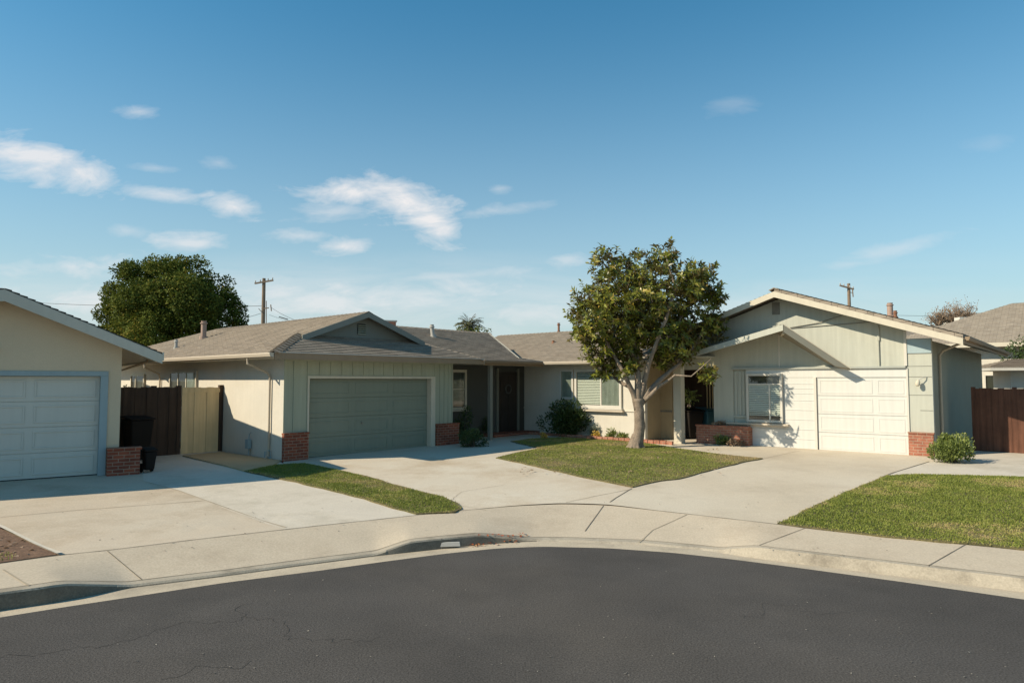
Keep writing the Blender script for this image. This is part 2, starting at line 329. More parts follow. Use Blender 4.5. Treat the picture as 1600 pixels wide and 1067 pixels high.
def fill_poly(pts, zoff=0., cell=.8, skirt=0., hf=None):
    """ground polygon following the terrain"""
    hf = hf or H
    bm = bmesh.new(); vs = [bm.verts.new((p[0], p[1], 0)) for p in pts]; f = bm.faces.new(vs)
    bmesh.ops.triangulate(bm, faces=[f])
    xs = [p[0] for p in pts]; ys = [p[1] for p in pts]
    for ax, lo, hi in ((0, min(xs), max(xs)), (1, min(ys), max(ys))):
        x = lo + cell * .5
        while x < hi:
            co = V((0, 0, 0)); co[ax] = x; no = V((0, 0, 0)); no[ax] = 1
            bmesh.ops.bisect_plane(bm, geom=bm.verts[:] + bm.edges[:] + bm.faces[:], plane_co=co, plane_no=no); x += cell
    for v in bm.verts: v.co.z = hf(v.co.x, v.co.y) + zoff
    if skirt:
        be = [e for e in bm.edges if len(e.link_faces) == 1]
        r = bmesh.ops.extrude_edge_only(bm, edges=be)
        for g in r['geom']:
            if isinstance(g, bmesh.types.BMVert): g.co.z -= skirt
    mb = MB(); bm.verts.ensure_lookup_table(); bm.verts.index_update()
    mb.v = [v.co.copy() for v in bm.verts]; mb.f = [[v.index for v in f.verts] for f in bm.faces]; bm.free(); return mb
def up_faces(o):
    me = o.data
    bm = bmesh.new(); bm.from_mesh(me)
    for f in bm.faces:
        if f.normal.z < -.3: f.normal_flip()
    bm.to_mesh(me); bm.free()
def ground_strip(path, w, zoff=.006, name='pavement_joint', m='joint', parent=None, wob=0., hf=None):
    hf = hf or H
    pts = []
    for a, b in zip(path[:-1], path[1:]):
        n = max(1, int((V(b) - V(a)).length / (.05 if wob else .25)))
        for k in range(n): pts.append(V(a).lerp(V(b), k / n))
    pts.append(V(path[-1])); mb = MB()
    for k, p in enumerate(pts):
        t = pts[min(k + 1, len(pts) - 1)] - pts[max(k - 1, 0)]; t.z = 0; t.normalize(); s_ = V((t.y, -t.x, 0))
        if wob: p = p + s_ * (mn.noise(V((p.x * 2.3, p.y * 2.3, 3))) * wob + mn.noise(V((p.x * 9, p.y * 9, 3))) * wob * .5 + mn.noise(V((p.x * 23, p.y * 23, 3))) * wob * .22)
        ww = w * (1 + .5 * mn.noise(V((p.x * 5, p.y * 5, 1)))) / 2
        for q in (p - s_ * ww, p + s_ * ww): mb.v.append(V((q.x, q.y, hf(q.x, q.y) + zoff)))
        if k: i = 2 * k; mb.f.append([i - 2, i - 1, i + 1, i])
    return mb
def clip(poly, f):
    out = []
    for i in range(len(poly)):
        a, b = poly[i], poly[(i + 1) % len(poly)]; fa, fb = f(a), f(b)
        if fa >= 0: out.append(a)
        if (fa >= 0) != (fb >= 0): out.append(a.lerp(b, fa / (fa - fb)))
    return out
def shingle(mb, poly, course=.14, lift=.020, th=.07, seed=0):
    """convex roof plane as real overlapping courses"""
    poly = [V(p) for p in poly]; n = (poly[1] - poly[0]).cross(poly[2] - poly[0]).normalized()
    if n.z < 0: n = -n
    t = V((0, 0, 1)).cross(n).normalized(); up = n.cross(t)
    s = [p.dot(up) for p in poly]; lo, hi = min(s), max(s); k = math.floor(lo / course)
    while k * course < hi:
        c0, c1 = k * course, (k + 1) * course
        q = clip(clip(poly, lambda p: p.dot(up) - c0), lambda p: c1 - p.dot(up))
        if len(q) >= 3:
            def lf(p): return p + n * (lift * max(0, (c1 - p.dot(up)) / course))
            mb.poly([lf(p) for p in q])
            low = [p for p in q if abs(p.dot(up) - min(x.dot(up) for x in q)) < 1e-4]
            if len(low) >= 2:
                a = min(low, key=lambda p: p.dot(t)); b = max(low, key=lambda p: p.dot(t))
                mb.poly([a - n * .004, b - n * .004, lf(b), lf(a)])
        k += 1
    mb.prism([p - V((0, 0, th)) for p in poly], (0, 0, th - .008))
def caps(mb, p, q, w=.15, step=.22, th=.03, k0=1.):
    p, q = V(p), V(q)
    if p.z > q.z: p, q = q, p
    t = (q - p).normalized(); L = (q - p).length; sd = t.cross(V((0, 0, 1))).normalized(); u = sd.cross(t).normalized()
    if u.z < 0: u = -u
    x = 0
    while x < L:
        a = p + t * (x - .03); b = p + t * min(x + step * 1.15, L); l0 = .065 * k0; l1 = .018 * k0; dr = w * .36
        pts = [a + sd * w - u * (dr - l0), a + u * (l0 + .012), a - sd * w - u * (dr - l0), b - sd * w * .95 - u * (dr - l1), b + u * (l1 + .012), b + sd * w * .95 - u * (dr - l1)]
        mb.poly([pts[0], pts[1], pts[4], pts[5]]); mb.poly([pts[1], pts[2], pts[3], pts[4]])
        mb.poly([pts[0], pts[1], pts[2], pts[2] - u * .03, pts[1] - u * .03, pts[0] - u * .03])
        x += step
def board(mb, p, q, out, h=.17, th=.025):
    p, q, out = V(p), V(q), V(out).normalized()
    mb.prism([p, q, q - V((0, 0, h)), p - V((0, 0, h))], out * th)
def gutter(mb, p, q, out):
    p, q, out = V(p), V(q), V(out).normalized(); prof = [(0, 0), (.10, 0), (.11, -.02), (.085, -.09), (.02, -.10), (0, -.10)]
    pts = [p + out * (a + .028) + V((0, 0, b)) for a, b in prof]; mb.prism(pts, q - p)
def leaves(name, cen, axis, nrm, L, W, m, parent=None, rnd=None, fold=.25, kind=None, curl=0., both=False):
    cen = np.asarray(cen, float); n = len(cen); axis = np.asarray(axis, float); nrm = np.asarray(nrm, float)
    axis /= np.linalg.norm(axis, axis=1, keepdims=True) + 1e-9
    nrm = nrm - (nrm * axis).sum(1, keepdims=True) * axis; nrm /= np.linalg.norm(nrm, axis=1, keepdims=True) + 1e-9
    sd = np.cross(axis, nrm); L = np.broadcast_to(np.asarray(L, float).reshape(-1, 1) if np.ndim(L) else np.full((n, 1), L), (n, 1)); W = np.broadcast_to(np.asarray(W, float).reshape(-1, 1) if np.ndim(W) else np.full((n, 1), W), (n, 1))
    p0 = cen; p1 = cen + axis * L * .5 + nrm * W * .05; p2 = cen + axis * L - nrm * L * curl
    a = cen + axis * L * .48 + sd * W * .5 + nrm * W * fold; b = cen + axis * L * .48 - sd * W * .5 + nrm * W * fold
    v = np.stack([p0, a, p2, p1, b], 1).reshape(-1, 3); base = np.arange(n)[:, None] * 5
    f = np.stack([base + np.array([0, 1, 2, 3]), base + np.array([0, 3, 2, 4])], 1).reshape(-1)
    off = np.array(wloc(parent)) if parent else 0
    me = bpy.data.meshes.new(name); me.vertices.add(len(v)); me.vertices.foreach_set('co', (v - off).reshape(-1).astype(np.float32))
    me.loops.add(len(f)); me.loops.foreach_set('vertex_index', f.astype(np.int32)); me.polygons.add(n * 2)
    me.polygons.foreach_set('loop_start', (np.arange(n * 2) * 4).astype(np.int32)); me.update(calc_edges=True)
    rnd = rng.random(n) if rnd is None else rnd
    at_ = me.attributes.new('rnd', 'FLOAT', 'FACE'); at_.data.foreach_set('value', np.repeat(rnd, 2).astype(np.float32))
    me.materials.append(M_[m]); me.validate(); o = bpy.data.objects.new(name, me); col.objects.link(o)
    if parent: o.parent = parent
    if kind: o['kind'] = kind
    return o
def unit(n):
    v = rng.normal(size=(n, 3)); return v / np.linalg.norm(v, axis=1, keepdims=True)

# ------------------------------------------------------------ ground: road, gutter, kerb, sidewalk
def polar_curve(px, z, sm=6):
    pts = []
    for (x0, y0), (x1, y1) in zip(px[:-1], px[1:]):
        n = max(2, int(abs(x1 - x0) / 12))
        for k in range(n): pts.append(hitz(x0 + (x1 - x0) * k / n, y0 + (y1 - y0) * k / n, z))
    pts.append(hitz(*px[-1], z))
    a = np.array([math.atan2(p.x - CC[0], p.y - CC[1]) for p in pts]); r = np.array([math.hypot(p.x - CC[0], p.y - CC[1]) for p in pts])
    o = np.argsort(a); a, r = a[o], r[o]
    g = np.linspace(a[0], a[-1], 700); rr = np.interp(g, a, r); k = np.hanning(2 * sm + 1); k /= k.sum()
    rp = np.pad(rr, sm, mode='edge'); return g, np.convolve(rp, k, 'valid')
E_px = [(-1000, 1125), (-400, 1029), (0, 964), (100, 948), (200, 933), (350, 910), (500, 891), (600, 877), (700, 864), (780, 856), (850, 853.5), (950, 856), (1050, 863), (1141, 873), (1250, 887), (1412, 909), (1600, 936), (2000, 996), (2600, 1090)]
K_px = [(-1000, 1105), (-400, 1014), (0, 952), (78, 941), (203, 917), (350, 899), (466, 883), (590, 867), (690, 856), (772, 848), (831, 844.5), (875, 844.5), (1000, 849), (1100, 858), (1184, 871), (1369, 894), (1600, 923), (2000, 978), (2600, 1062)]
S_px = [(-1000, 1020), (-400, 938), (0, 880), (94, 867), (166, 860), (312, 842), (500, 821), (659, 804), (722, 797.5), (800, 790.5), (875, 787), (950, 789), (1075, 803), (1216, 819), (1256, 825), (1381, 839), (1506, 850.5), (1600, 860), (2000, 903), (2600, 970)]
gE, rE = polar_curve(E_px, 0, 10); gK, rK = polar_curve(K_px, 0, 10); gS, rS = polar_curve(S_px, .2, 12)
a0 = max(gE[0], gK[0], gS[0]); a1 = min(gE[-1], gK[-1], gS[-1])
ANG = np.linspace(a0, a1, 900)
RE = np.interp(ANG, gE, rE); RK = np.interp(ANG, gK, rK); RS = np.interp(ANG, gS, rS)
def pol(a, r, z): return V((CC[0] + math.sin(a) * r, CC[1] + math.cos(a) * r, z))
def kang(px, py): p = hitz(px, py, 0); return math.atan2(p.x - CC[0], p.y - CC[1])
hk = [(kang(-1000, 1105), .17), (kang(100, 938), .17), (kang(203, 917), .02), (kang(590, 867), .02), (kang(640, 861), .13), (kang(745, 851), .13), (kang(829, 844.5), .012), (kang(1120, 860), .012), (kang(1180, 870), .12), (kang(2600, 1062), .125)]
HK = np.interp(ANG, [h[0] for h in hk], [h[1] for h in hk])
kk = np.hanning(17); kk /= kk.sum(); HK = np.convolve(np.pad(HK, 8, mode='edge'), kk, 'valid')
def strips(rows, name, m, parent=None, kind='structure'):
    mb = MB(); n = len(rows[0])
    for r in rows: mb.v += r
    for i in range(len(rows) - 1):
        for j in range(n - 1): mb.f.append([i * n + j, i * n + j + 1, (i + 1) * n + j + 1, (i + 1) * n + j])
    o = mb.build(name, m, parent, kind=kind, recalc=False); up_faces(o); return o
rowE = [pol(a, r, 0.0) for a, r in zip(ANG, RE)]
# road: wide polygon inside the gutter edge, carried on behind the camera
road = MB(); pts = rowE[::3] + [rowE[-1]]
road.poly([V((60, -60, 0))] + [V((-60, -60, 0))] + [p.copy() for p in pts]) if False else None
mb = MB(); n = len(pts); mb.v = [p.copy() for p in pts] + [V((p.x * 1.0, -45, 0)) for p in pts]
mb.f = [[j, j + 1, n + j + 1, n + j] for j in range(n - 1)]
road = mb.build('road', 'asphalt', kind='structure', recalc=False); up_faces(road)
strips([rowE, [pol(a, r, -.012) for a, r in zip(ANG, RK)]], 'gutter', 'gutter_c')
kf = [[pol(a, r, -.012) for a, r in zip(ANG, RK)], [pol(a, r + .012 + .05 * min(1, h / .13) * float(np.clip((a + .1) / .5, 0, 1)) + .012 * (h > .05), max(h - .02, .0)) for a, r, h in zip(ANG, RK, HK)]]
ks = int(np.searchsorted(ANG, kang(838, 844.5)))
strips([q[:ks + 1] for q in kf], 'kerb', 'kerb_shade_grime'); strips([q[ks:] for q in kf], 'kerb', 'kerb')  # left faces take the copy with shade painted in
strips([kf[1], [pol(a, r + .035 + .05 * min(1, h / .13) * float(np.clip((a + .1) / .5, 0, 1)), h) for a, r, h in zip(ANG, RK, HK)], [pol(a, r + .16, h + .006) for a, r, h in zip(ANG, RK, HK)]], 'kerb', 'kerb')
def sh_(a, t, r, rs, h):
    return (h + .006) * (1 - t) + .2 * t
rows = []
for t in (0, .1, .2, .3, .42, .55, .7, .85, 1):
    rows.append([pol(a, (r + .16) + (rs - r - .16) * t, sh_(a, t, r, rs, h)) for a, r, rs, h in zip(ANG, RK, RS, HK)])
walk = strips(rows, 'sidewalk', 'walk_c')
def HW(x, y):   # height anywhere on sidewalk / beyond
    a = math.atan2(x - CC[0], y - CC[1]); r = math.hypot(x - CC[0], y - CC[1]); k = float(np.interp(a, ANG, RK)); s_ = float(np.interp(a, ANG, RS)); h = float(np.interp(a, ANG, HK))
    if r < k: return 0
    if r < k + .16: return h + .006
    if r < s_: return sh_(a, (r - k - .16) / (s_ - k - .16), k, s_, h)
    return H(x, y)
def PW(px, py):
    z = .15
    for _ in range(25):
        p = hitz(px, py, z); z = .5 * z + .5 * HW(p.x, p.y)
    return V((p.x, p.y, z))
# earth sheet to the horizon
rows = []
for d in (-.03, .6, 1.5, 3, 5, 7, 10, 14, 20, 40, 120, 600, 3000):
    row = []
    for a, rs in zip(ANG[::6], RS[::6]):
        q = pol(a, rs + d, 0); q.z = (H(q.x, q.y) if d > 0 else .2) - .03; row.append(q)
    rows.append(row)
strips(rows, 'ground', 'earth')

# ------------------------------------------------------------ house frames
A = frame(hitz(441, 721, .4), 42.3)
AS = Pl(A.o, -A.n, -A.a)                        # left side wall of the green-garage house, a runs back
B = frame(hitz(1174, 698, .4), 129.8)
Cf = frame(hitz(166, 742, .4), 53.8)
UW = 10.6
AW = Pl(A.W(UW, 0, 0), A.n, -A.a)               # wing wall with the big window, a runs towards the camera
EN = 1.3                                        # entry wall set back
def yard(name, pts, m, z=.0, **k):
    o = fill_poly(pts, z, **k).build(name, m, kind='structure', recalc=False); up_faces(o); return o
def Sx(px, py): # sidewalk back edge point at this pixel
    p = hitz(px, py, .2); a = math.atan2(p.x - CC[0], p.y - CC[1]); return pol(a, float(np.interp(a, ANG, RS)), .2)
def Sarc(pa, pb, n=10):
    A0 = math.atan2(pa.x - CC[0], pa.y - CC[1]); A1 = math.atan2(pb.x - CC[0], pb.y - CC[1])
    return [pol(A0 + (A1 - A0) * k / n, float(np.interp(A0 + (A1 - A0) * k / n, ANG, RS)), .2) for k in range(n + 1)]
s1, s2, s3, s4, s5, s6 = Sx(94, 867), Sx(447, 826), Sx(690, 801), Sx(950, 789), Sx(1216, 819), Sx(2300, 936)
jt, jb = P(278, 766), s2
apex = P(987, 762); rcorner = P(1381, 744); rc2 = P(1459, 719.5)
midA = P(443, 724)
bk1 = A.W(.2, -1, 0); bk2 = Cf.W(4, -6, 0); bk0 = Cf.W(-9, -1, 0); bk3 = Cf.W(.6, -6, 0)
yard('driveway', Sarc(s1, s2) + [jt, P(225, 752), Cf.W(1.2, -5, 0), Cf.W(-9, -2, 0), P(-500, 800), P(3, 824)], 'drive_tan')
yard('driveway', Sarc(s2, s3) + [midA, A.W(0, -.3, 0), A.W(-.1, -4.5, 0), Cf.W(1.2, -5, 0), P(225, 752), jt], 'drive_pale')
wing0 = AW.W(1, -.1, 0)
yard('driveway', Sarc(s3, s4) + [apex, P(900, 690), AW.W(-.5, -.1, 0), A.W(10.6, -1.3, 0), A.W(5.7, -1.4, 0), A.W(5.7, -.5, 0), A.W(.3, -.5, 0), midA], 'drive_mid')
yard('driveway', Sarc(s4, s5) + [rcorner, rc2, B.W(4.6, -.2, 0), B.W(-1.0, -.2, 0), B.W(-1.2, -4, 0), B.W(-3.5, -3.5, 0), AW.W(5, -.2, 0), AW.W(-.5, -.1, 0), P(900, 690), apex], 'drive_b')
yard('side_path', Sarc(s5, s6) + [P(1900, 752), B.W(9, -6, 0), B.W(4.6, -6, 0), B.W(4.7, -.2, 0), rc2, rcorner], 'drive_pale')
def joint(pxs, w=.018, m='joint', wob=.0, sw=False):
    pts = [(PW if sw else P)(*p) for p in pxs]
    o = ground_strip(pts, w, .006, m=m, wob=wob, hf=HW).build('pavement_joint', m, kind='structure', recalc=False); up_faces(o); o['kind'] = 'structure'
arcj = [pol(a, r + .004, .206) for a, r in zip(ANG[100:-100:4], RS[100:-100:4])]
o = ground_strip(arcj, .016, .005, hf=lambda x, y: .2).build('pavement_joint', 'joint', kind='structure', recalc=False); up_faces(o)
arcj = [pol(a, r + .165, 0) for a, r in zip(ANG[100:-100:4], RK[100:-100:4])]
o = ground_strip(arcj, .012, .004, hf=HW, m='joint_l').build('pavement_joint', 'joint_l', kind='structure', recalc=False); up_faces(o)
joint([(168, 861), (222, 906)], .010, sw=True); joint([(943, 790), (914, 830)], .013, sw=True); joint([(1073, 804), (1020, 828), (998, 848)], .012, 'joint_l', sw=True)
joint([(1258, 825), (1186, 852)], .010, sw=True); joint([(1508, 851), (1450, 884)], .011, sw=True); joint([(5, 890), (45, 915)], .02, 'joint_l', sw=True)
joint([(987, 763), (962, 778), (948, 788)], .02); joint([(987, 764), (930, 775), (884, 785)], .014, 'joint_l')
joint([(278, 766), (447, 824)], .02, 'joint_l'); joint([(0, 808), (120, 797), (320, 782)], .016, 'joint_l'); joint([(1383, 743), (1452, 721)], .025)
joint([(225, 752), (278, 766)], .016, 'joint_l'); joint([(1168, 722), (1250, 704)], .014, 'joint_l'); joint([(760, 797), (700, 786), (722, 768), (790, 757)], .008, 'joint_l', .05)
for pxs, w in (([(-60, 1035), (120, 1012), (200, 1000), (270, 985), (350, 968), (385, 950), (400, 945)], .007), ([(380, 960), (425, 970), (470, 988), (520, 1006), (560, 1008), (600, 1001)], .007),
             ([(250, 1060), (320, 1045), (390, 1030)], .006), ([(1150, 960), (1200, 950), (1330, 962)], .005)):
    pts = [hitz(x, y, 0) for x, y in pxs]
    o = ground_strip(pts, w, .004, wob=.30, hf=lambda x, y: 0.0).build('road_crack', 'crack', kind='structure', recalc=False); up_faces(o)

# kerb block joints + curb drain
kj = MB()
for px, py in ((690, 856), (60, 942)):
    a = kang(px, py); r = float(np.interp(a, ANG, RK)); h = float(np.interp(a, ANG, HK)); da = .005 / r
    kj.prism([pol(a - da, r - .002, -.01), pol(a + da, r - .002, -.01), pol(a + da, r + .03, h - .006), pol(a - da, r + .03, h - .006)], (0, 0, .004))
kj.build('kerb_joint', 'joint', kind='structure')
a = kang(702, 854.5); r = float(np.interp(a, ANG, RK))
dr = empty('curb_drain', pol(a, r, 0), 'small pale drain outlet set into the face of the curb below the grass strip', 'drain')
MB().prism([pol(a - .16 / r, r - .03, .015), pol(a + .16 / r, r - .03, .015), pol(a + .15 / r, r - .012, .075), pol(a - .15 / r, r - .012, .075)], pol(a, .03, 0) - pol(a, 0, 0)).build('cover', 'galv', dr, bevel=.006)
MB().prism([pol(a - .20 / r, r - .03, -.008), pol(a - .175 / r, r - .03, -.008), pol(a - .175 / r, r + .0, .125), pol(a - .20 / r, r + .0, .125)], pol(a, .02, 0) - pol(a, 0, 0)).build('post', 'white', dr)

# ------------------------------------------------------------ lawns and grass
def inpoly(x, y, pts):
    c = np.zeros(len(x), bool); n = len(pts); j = n - 1
    for i in range(n):
        xi, yi, xj, yj = pts[i][0], pts[i][1], pts[j][0], pts[j][1]
        t = ((yi > y) != (yj > y)) & (x < (xj - xi) * (y - yi) / (yj - yi + 1e-12) + xi); c ^= t; j = i
    return c
def edist(x, y, pts):
    d = np.full(len(x), 1e9); n = len(pts)
    for i in range(n):
        ax, ay = pts[i][0], pts[i][1]; bx, by = pts[(i + 1) % n][0], pts[(i + 1) % n][1]
        l2 = (bx - ax) ** 2 + (by - ay) ** 2 + 1e-12; t = np.clip(((x - ax) * (bx - ax) + (y - ay) * (by - ay)) / l2, 0, 1)
        d = np.minimum(d, np.hypot(x - ax - t * (bx - ax), y - ay - t * (by - ay)))
    return d
def Hn(x, y):
    r = np.hypot(x - CC[0], y - CC[1]); return np.interp(r, [9, 14.5, 22], [.2, .4, .48])
def fnoise(x, y, s, seed=0):
    rs = np.random.default_rng(seed); g = rs.random((64, 64)); u = x * s; v = y * s
    i = np.floor(u).astype(int); j = np.floor(v).astype(int); fu = u - i; fv = v - j; fu = fu * fu * (3 - 2 * fu); fv = fv * fv * (3 - 2 * fv)
    G = lambda a, b: g[a % 64, b % 64]
    return (G(i, j) * (1 - fu) + G(i + 1, j) * fu) * (1 - fv) + (G(i, j + 1) * (1 - fu) + G(i + 1, j + 1) * fu) * fv
def lawn(pxs, dens, dryb=0., hgt=.045, label=None, patch=None):
    pts = [P(*p) for p in pxs]; sub = []
    for i, p in enumerate(pts):
        q = pts[(i + 1) % len(pts)]; n = max(1, int((q - p).length / .3))
        for k in range(n):
            w = p.lerp(q, k / n); sub.append(V((w.x + .05 * mn.noise(w * 3), w.y + .05 * mn.noise(w * 3 + V((9, 9, 0))), 0)))
    o = fill_poly(sub, .022, .8, .05).build('lawn', 'lawn', kind='structure', recalc=False); up_faces(o)
    xs = [p.x for p in sub]; ys = [p.y for p in sub]; ar = (max(xs) - min(xs)) * (max(ys) - min(ys)); n = int(ar * dens)
    x = rng.uniform(min(xs) - .03, max(xs) + .03, n); y = rng.uniform(min(ys) - .03, max(ys) + .03, n); k = inpoly(x, y, sub); x, y = x[k], y[k]
    d = edist(x, y, sub); cam_d = np.hypot(x, y)
    nz = fnoise(x, y, .9, 1) * .5 + fnoise(x, y, 2.6, 2) * .3 + fnoise(x, y, 8, 3) * .2
    keep = rng.random(len(x)) < np.clip(.35 + d * 6, 0, 1) * np.clip(1.3 - (nz - .5) * 1.6, .45, 1); x, y, d, nz = x[keep], y[keep], d[keep], nz[keep]
    n = len(x); x = x + rng.normal(0, .022, n); y = y + rng.normal(0, .022, n)
    dry = np.clip((nz - .50) * 3.2, 0, 1) * .9 + np.clip(.10 - d, 0, .1) * 6 + dryb
    if patch is not None:
        pc = P(*patch[0]); dry += .8 * np.clip(1.3 - np.hypot(x - pc.x, y - pc.y) / patch[1], 0, 1)
    rnd = np.clip(rng.beta(2, 3, n) * .55 + dry * rng.uniform(.3, 1.1, n), 0, 1)
    h = .66 * hgt * rng.uniform(.7, 1.2, n) * (1 - .3 * np.clip(dry, 0, 1)) * (.75 + .5 * fnoise(x, y, 3.2, 5))
    lean = rng.normal(0, .42, (n, 2)); ax = np.stack([lean[:, 0], lean[:, 1], np.ones(n)], 1)
    nr = unit(n); nr[:, 2] *= .2
    c = np.stack([x, y, Hn(x, y) + .015], 1)
    leaves('grass', c, ax, nr, h, .011 * rng.uniform(.8, 1.5, n), 'grass', rnd=rnd, kind='stuff', fold=.1, curl=.25)
lawn([(381, 737), (428, 727), (475, 724.5), (519, 733), (569, 744), (631, 762), (691, 777), (714, 787), (722, 795), (709, 801), (662, 804), (650, 804), (569, 780), (475, 757), (422, 746)], 3600, hgt=.05)
lawn([(775, 716), (800, 709), (842, 701), (797, 690), (830, 686), (880, 684), (940, 687), (1005, 692), (1062, 701.5), (1130, 711), (1194, 717), (1166, 722), (1094, 740), (1062, 749), (1031, 752), (987, 762), (937, 752), (875, 738), (812, 724)], 1900, dryb=.10, hgt=.045, patch=((1172, 716), 1.1))
lawn([(1216, 819), (1256, 799), (1319, 771), (1381, 745), (1412, 742), (1475, 743), (1600, 746), (1800, 752), (1900, 892), (1600, 860), (1506, 850.5), (1381, 839), (1256, 825)], 3300, dryb=.02, hgt=.055)
# planting bed at lower left with a scrap of grass
yard('soil_bed', [P(-300, 920), P(0, 880), P(89, 867), P(0, 826), P(-300, 800)], 'soil', .012, skirt=.04)
o = ground_strip([P(-250, 745), P(3, 825), P(93, 867)], .05, .03, m='drive_pale').build('bed_edging', 'drive_pale', kind='structure', recalc=False); up_faces(o)
pb = [P(-300, 900), P(0, 880), P(28, 874), P(10, 862), P(-40, 850), P(-300, 830)]
n = 9000; x = rng.uniform(-9.5, -4, n); y = rng.uniform(6, 11, n); k = inpoly(x, y, pb); x, y = x[k], y[k]; n = len(x)
leaves('grass', np.stack([x, y, Hn(x, y) + .01], 1), np.stack([rng.normal(0, .4, n), rng.normal(0, .4, n), np.ones(n)], 1), unit(n), .05, .013, 'grass', kind='stuff', rnd=rng.random(n) * .7)
pb = [P(0, 880), P(88, 867), P(0, 828), P(-60, 810), P(-100, 880)]
n = 500; x = rng.uniform(-7.5, -4, n); y = rng.uniform(7, 11, n); k = inpoly(x, y, pb); x, y = x[k], y[k]; n = len(x)
leaves('fallen_leaves', np.stack([x, y, Hn(x, y) + .02], 1), unit(n) * [1, 1, .3], unit(n) * .3 + [0, 0, 1], .07, .05, 'drytwig', kind='stuff')
# litter on the road and red leaves in the gutter
n = 120; px = rng.uniform(150, 1590, n); py = rng.uniform(885, 1060, n); c = [hitz(a, b, .006) for a, b in zip(px, py)]
ok = [i for i, q in enumerate(c) if math.hypot(q.x - CC[0], q.y - CC[1]) < np.interp(math.atan2(q.x - CC[0], q.y - CC[1]), ANG, RE) - .1]
c = [c[i] for i in ok]; n = len(c)
leaves('road_litter', [tuple(q) for q in c], unit(n) * [1, 1, .1], unit(n) * .2 + [0, 0, 1], rng.uniform(.01, .03, n), rng.uniform(.008, .02, n), 'litter', kind='stuff')
c = []
for k in range(46):
    t = random.random(); q = PW(735 + 95 * t + random.gauss(0, 4), 853 - 20 * t + random.gauss(0, 2)); q = V((q.x, q.y, HW(q.x, q.y) + .012)); c.append(tuple(q))
leaves('fallen_leaves', c, unit(len(c)) * [1, 1, .2], unit(len(c)) * .3 + [0, 0, 1], .05, .035, 'redleaf', kind='stuff')
c = []
for k in range(90):
    q = PW(random.uniform(60, 1400), random.uniform(770, 880))
    if HW(q.x, q.y) > .1: c.append((q.x, q.y, HW(q.x, q.y) + .008))
leaves('fallen_leaves', c, unit(len(c)) * [1, 1, .2], unit(len(c)) * .3 + [0, 0, 1], .03, .02, 'litter', kind='stuff')
n = 160; c = []
for k in range(n):
    q = P(random.uniform(800, 1130), random.uniform(700, 745)); c.append((q.x, q.y, q.z + .05))
leaves('fallen_leaves', c, unit(n) * [1, 1, .2], unit(n) * .3 + [0, 0, 1], .09, .04, 'drytwig', kind='stuff', rnd=rng.random(n))

# ------------------------------------------------------------ building parts
def panel_door(pl, a0, a1, z0, z1, d, cols, rows, m, parent, name='garage_door', gap=.012, inset=.075, relief=.018):
    """sectional door: rows of sections, each with raised frames round recessed panels"""
    mb = MB(); hz = (z1 - z0) / rows; cs = cols if isinstance(cols, list) else [a0 + (a1 - a0) * k / cols for k in range(cols + 1)]
    mb.box(pl, a0, a1, d - .06, d - .02, z0, z1)
    for r in range(rows):
        zb = z0 + r * hz + gap / 2; zt = z0 + (r + 1) * hz - gap / 2
        mb.box(pl, a0, a1, d - .021, d - .003, zb, zt)
        for c0, c1 in zip(cs[:-1], cs[1:]):
            # frame of the section
            b0, b1 = c0 + inset, c1 - inset; y0, y1 = zb + inset, zt - inset; th = relief
            w = .035
            mb.box(pl, b0, b1, d - .004, d + th * .8, y1 - w, y1); mb.box(pl, b0, b1, d - .004, d + th * .8, y0, y0 + w)
            mb.box(pl, b0, b0 + w, d - .004, d + th * .8, y0 + w, y1 - w); mb.box(pl, b1 - w, b1, d - .004, d + th * .8, y0 + w, y1 - w)
    o = mb.build(name, m, parent, bevel=.006); MB().box(pl, a0, a1, d - .02, d + .006, z0 - .03, z0 + .018).build('door_seal', 'dark', o); return o
def window(pl, a0, a1, z0, z1, parent, mull=(), trans=(), fr=.06, m='trimcream', cover=None, sill=True, casing=.0, d0=0.0):
    f = MB(); D = d0
    f.box(pl, a0, a1, D, D + .07, z1 - fr, z1); f.box(pl, a0, a1, D, D + .07, z0, z0 + fr)
    f.box(pl, a0, a0 + fr, D, D + .07, z0 + fr, z1 - fr); f.box(pl, a1 - fr, a1, D, D + .07, z0 + fr, z1 - fr)
    for x in mull: f.box(pl, x - .025, x + .025, D, D + .062, z0 + fr, z1 - fr)
    for z, x0, x1 in trans: f.box(pl, x0, x1, D, D + .058, z - .02, z + .02)
    w = f.build('window', m, parent, bevel=.004)
    MB().box(pl, a0 + fr, a1 - fr, D + .002, D + .004, z0 + fr, z1 - fr).build('room', 'room', w)
    MB().poly([pl.W(a0 + fr * .9, D + .047, z0 + fr * .9), pl.W(a1 - fr * .9, D + .047, z0 + fr * .9), pl.W(a1 - fr * .9, D + .047, z1 - fr * .9), pl.W(a0 + fr * .9, D + .047, z1 - fr * .9)]).build('pane', 'glass', w)
    if cover:
        for kind, x0, x1, y0, y1 in cover:
            b = MB()
            if kind == 'blind':
                z = y0
                while z < y1: b.prism([pl.W(x0, D + .012, z + .034), pl.W(x1, D + .012, z + .034), pl.W(x1, D + .034, z), pl.W(x0, D + .034, z)], (0, 0, .003)); z += .055
                b.build('blind', 'blind', w)
            else:
                x = x0
                while x < x1 - .01: b.tube([pl.W(x + .03, D + .02, y0), pl.W(x + .03, D + .02, y1)], [.016, .016], 6); x += .05
                b.build('curtain', 'curtain', w)
    if sill: MB().box(pl, a0 - .04, a1 + .04, D, D + .12, z0 - .05, z0 - .003).build('sill', m, w, bevel=.004)
    return w
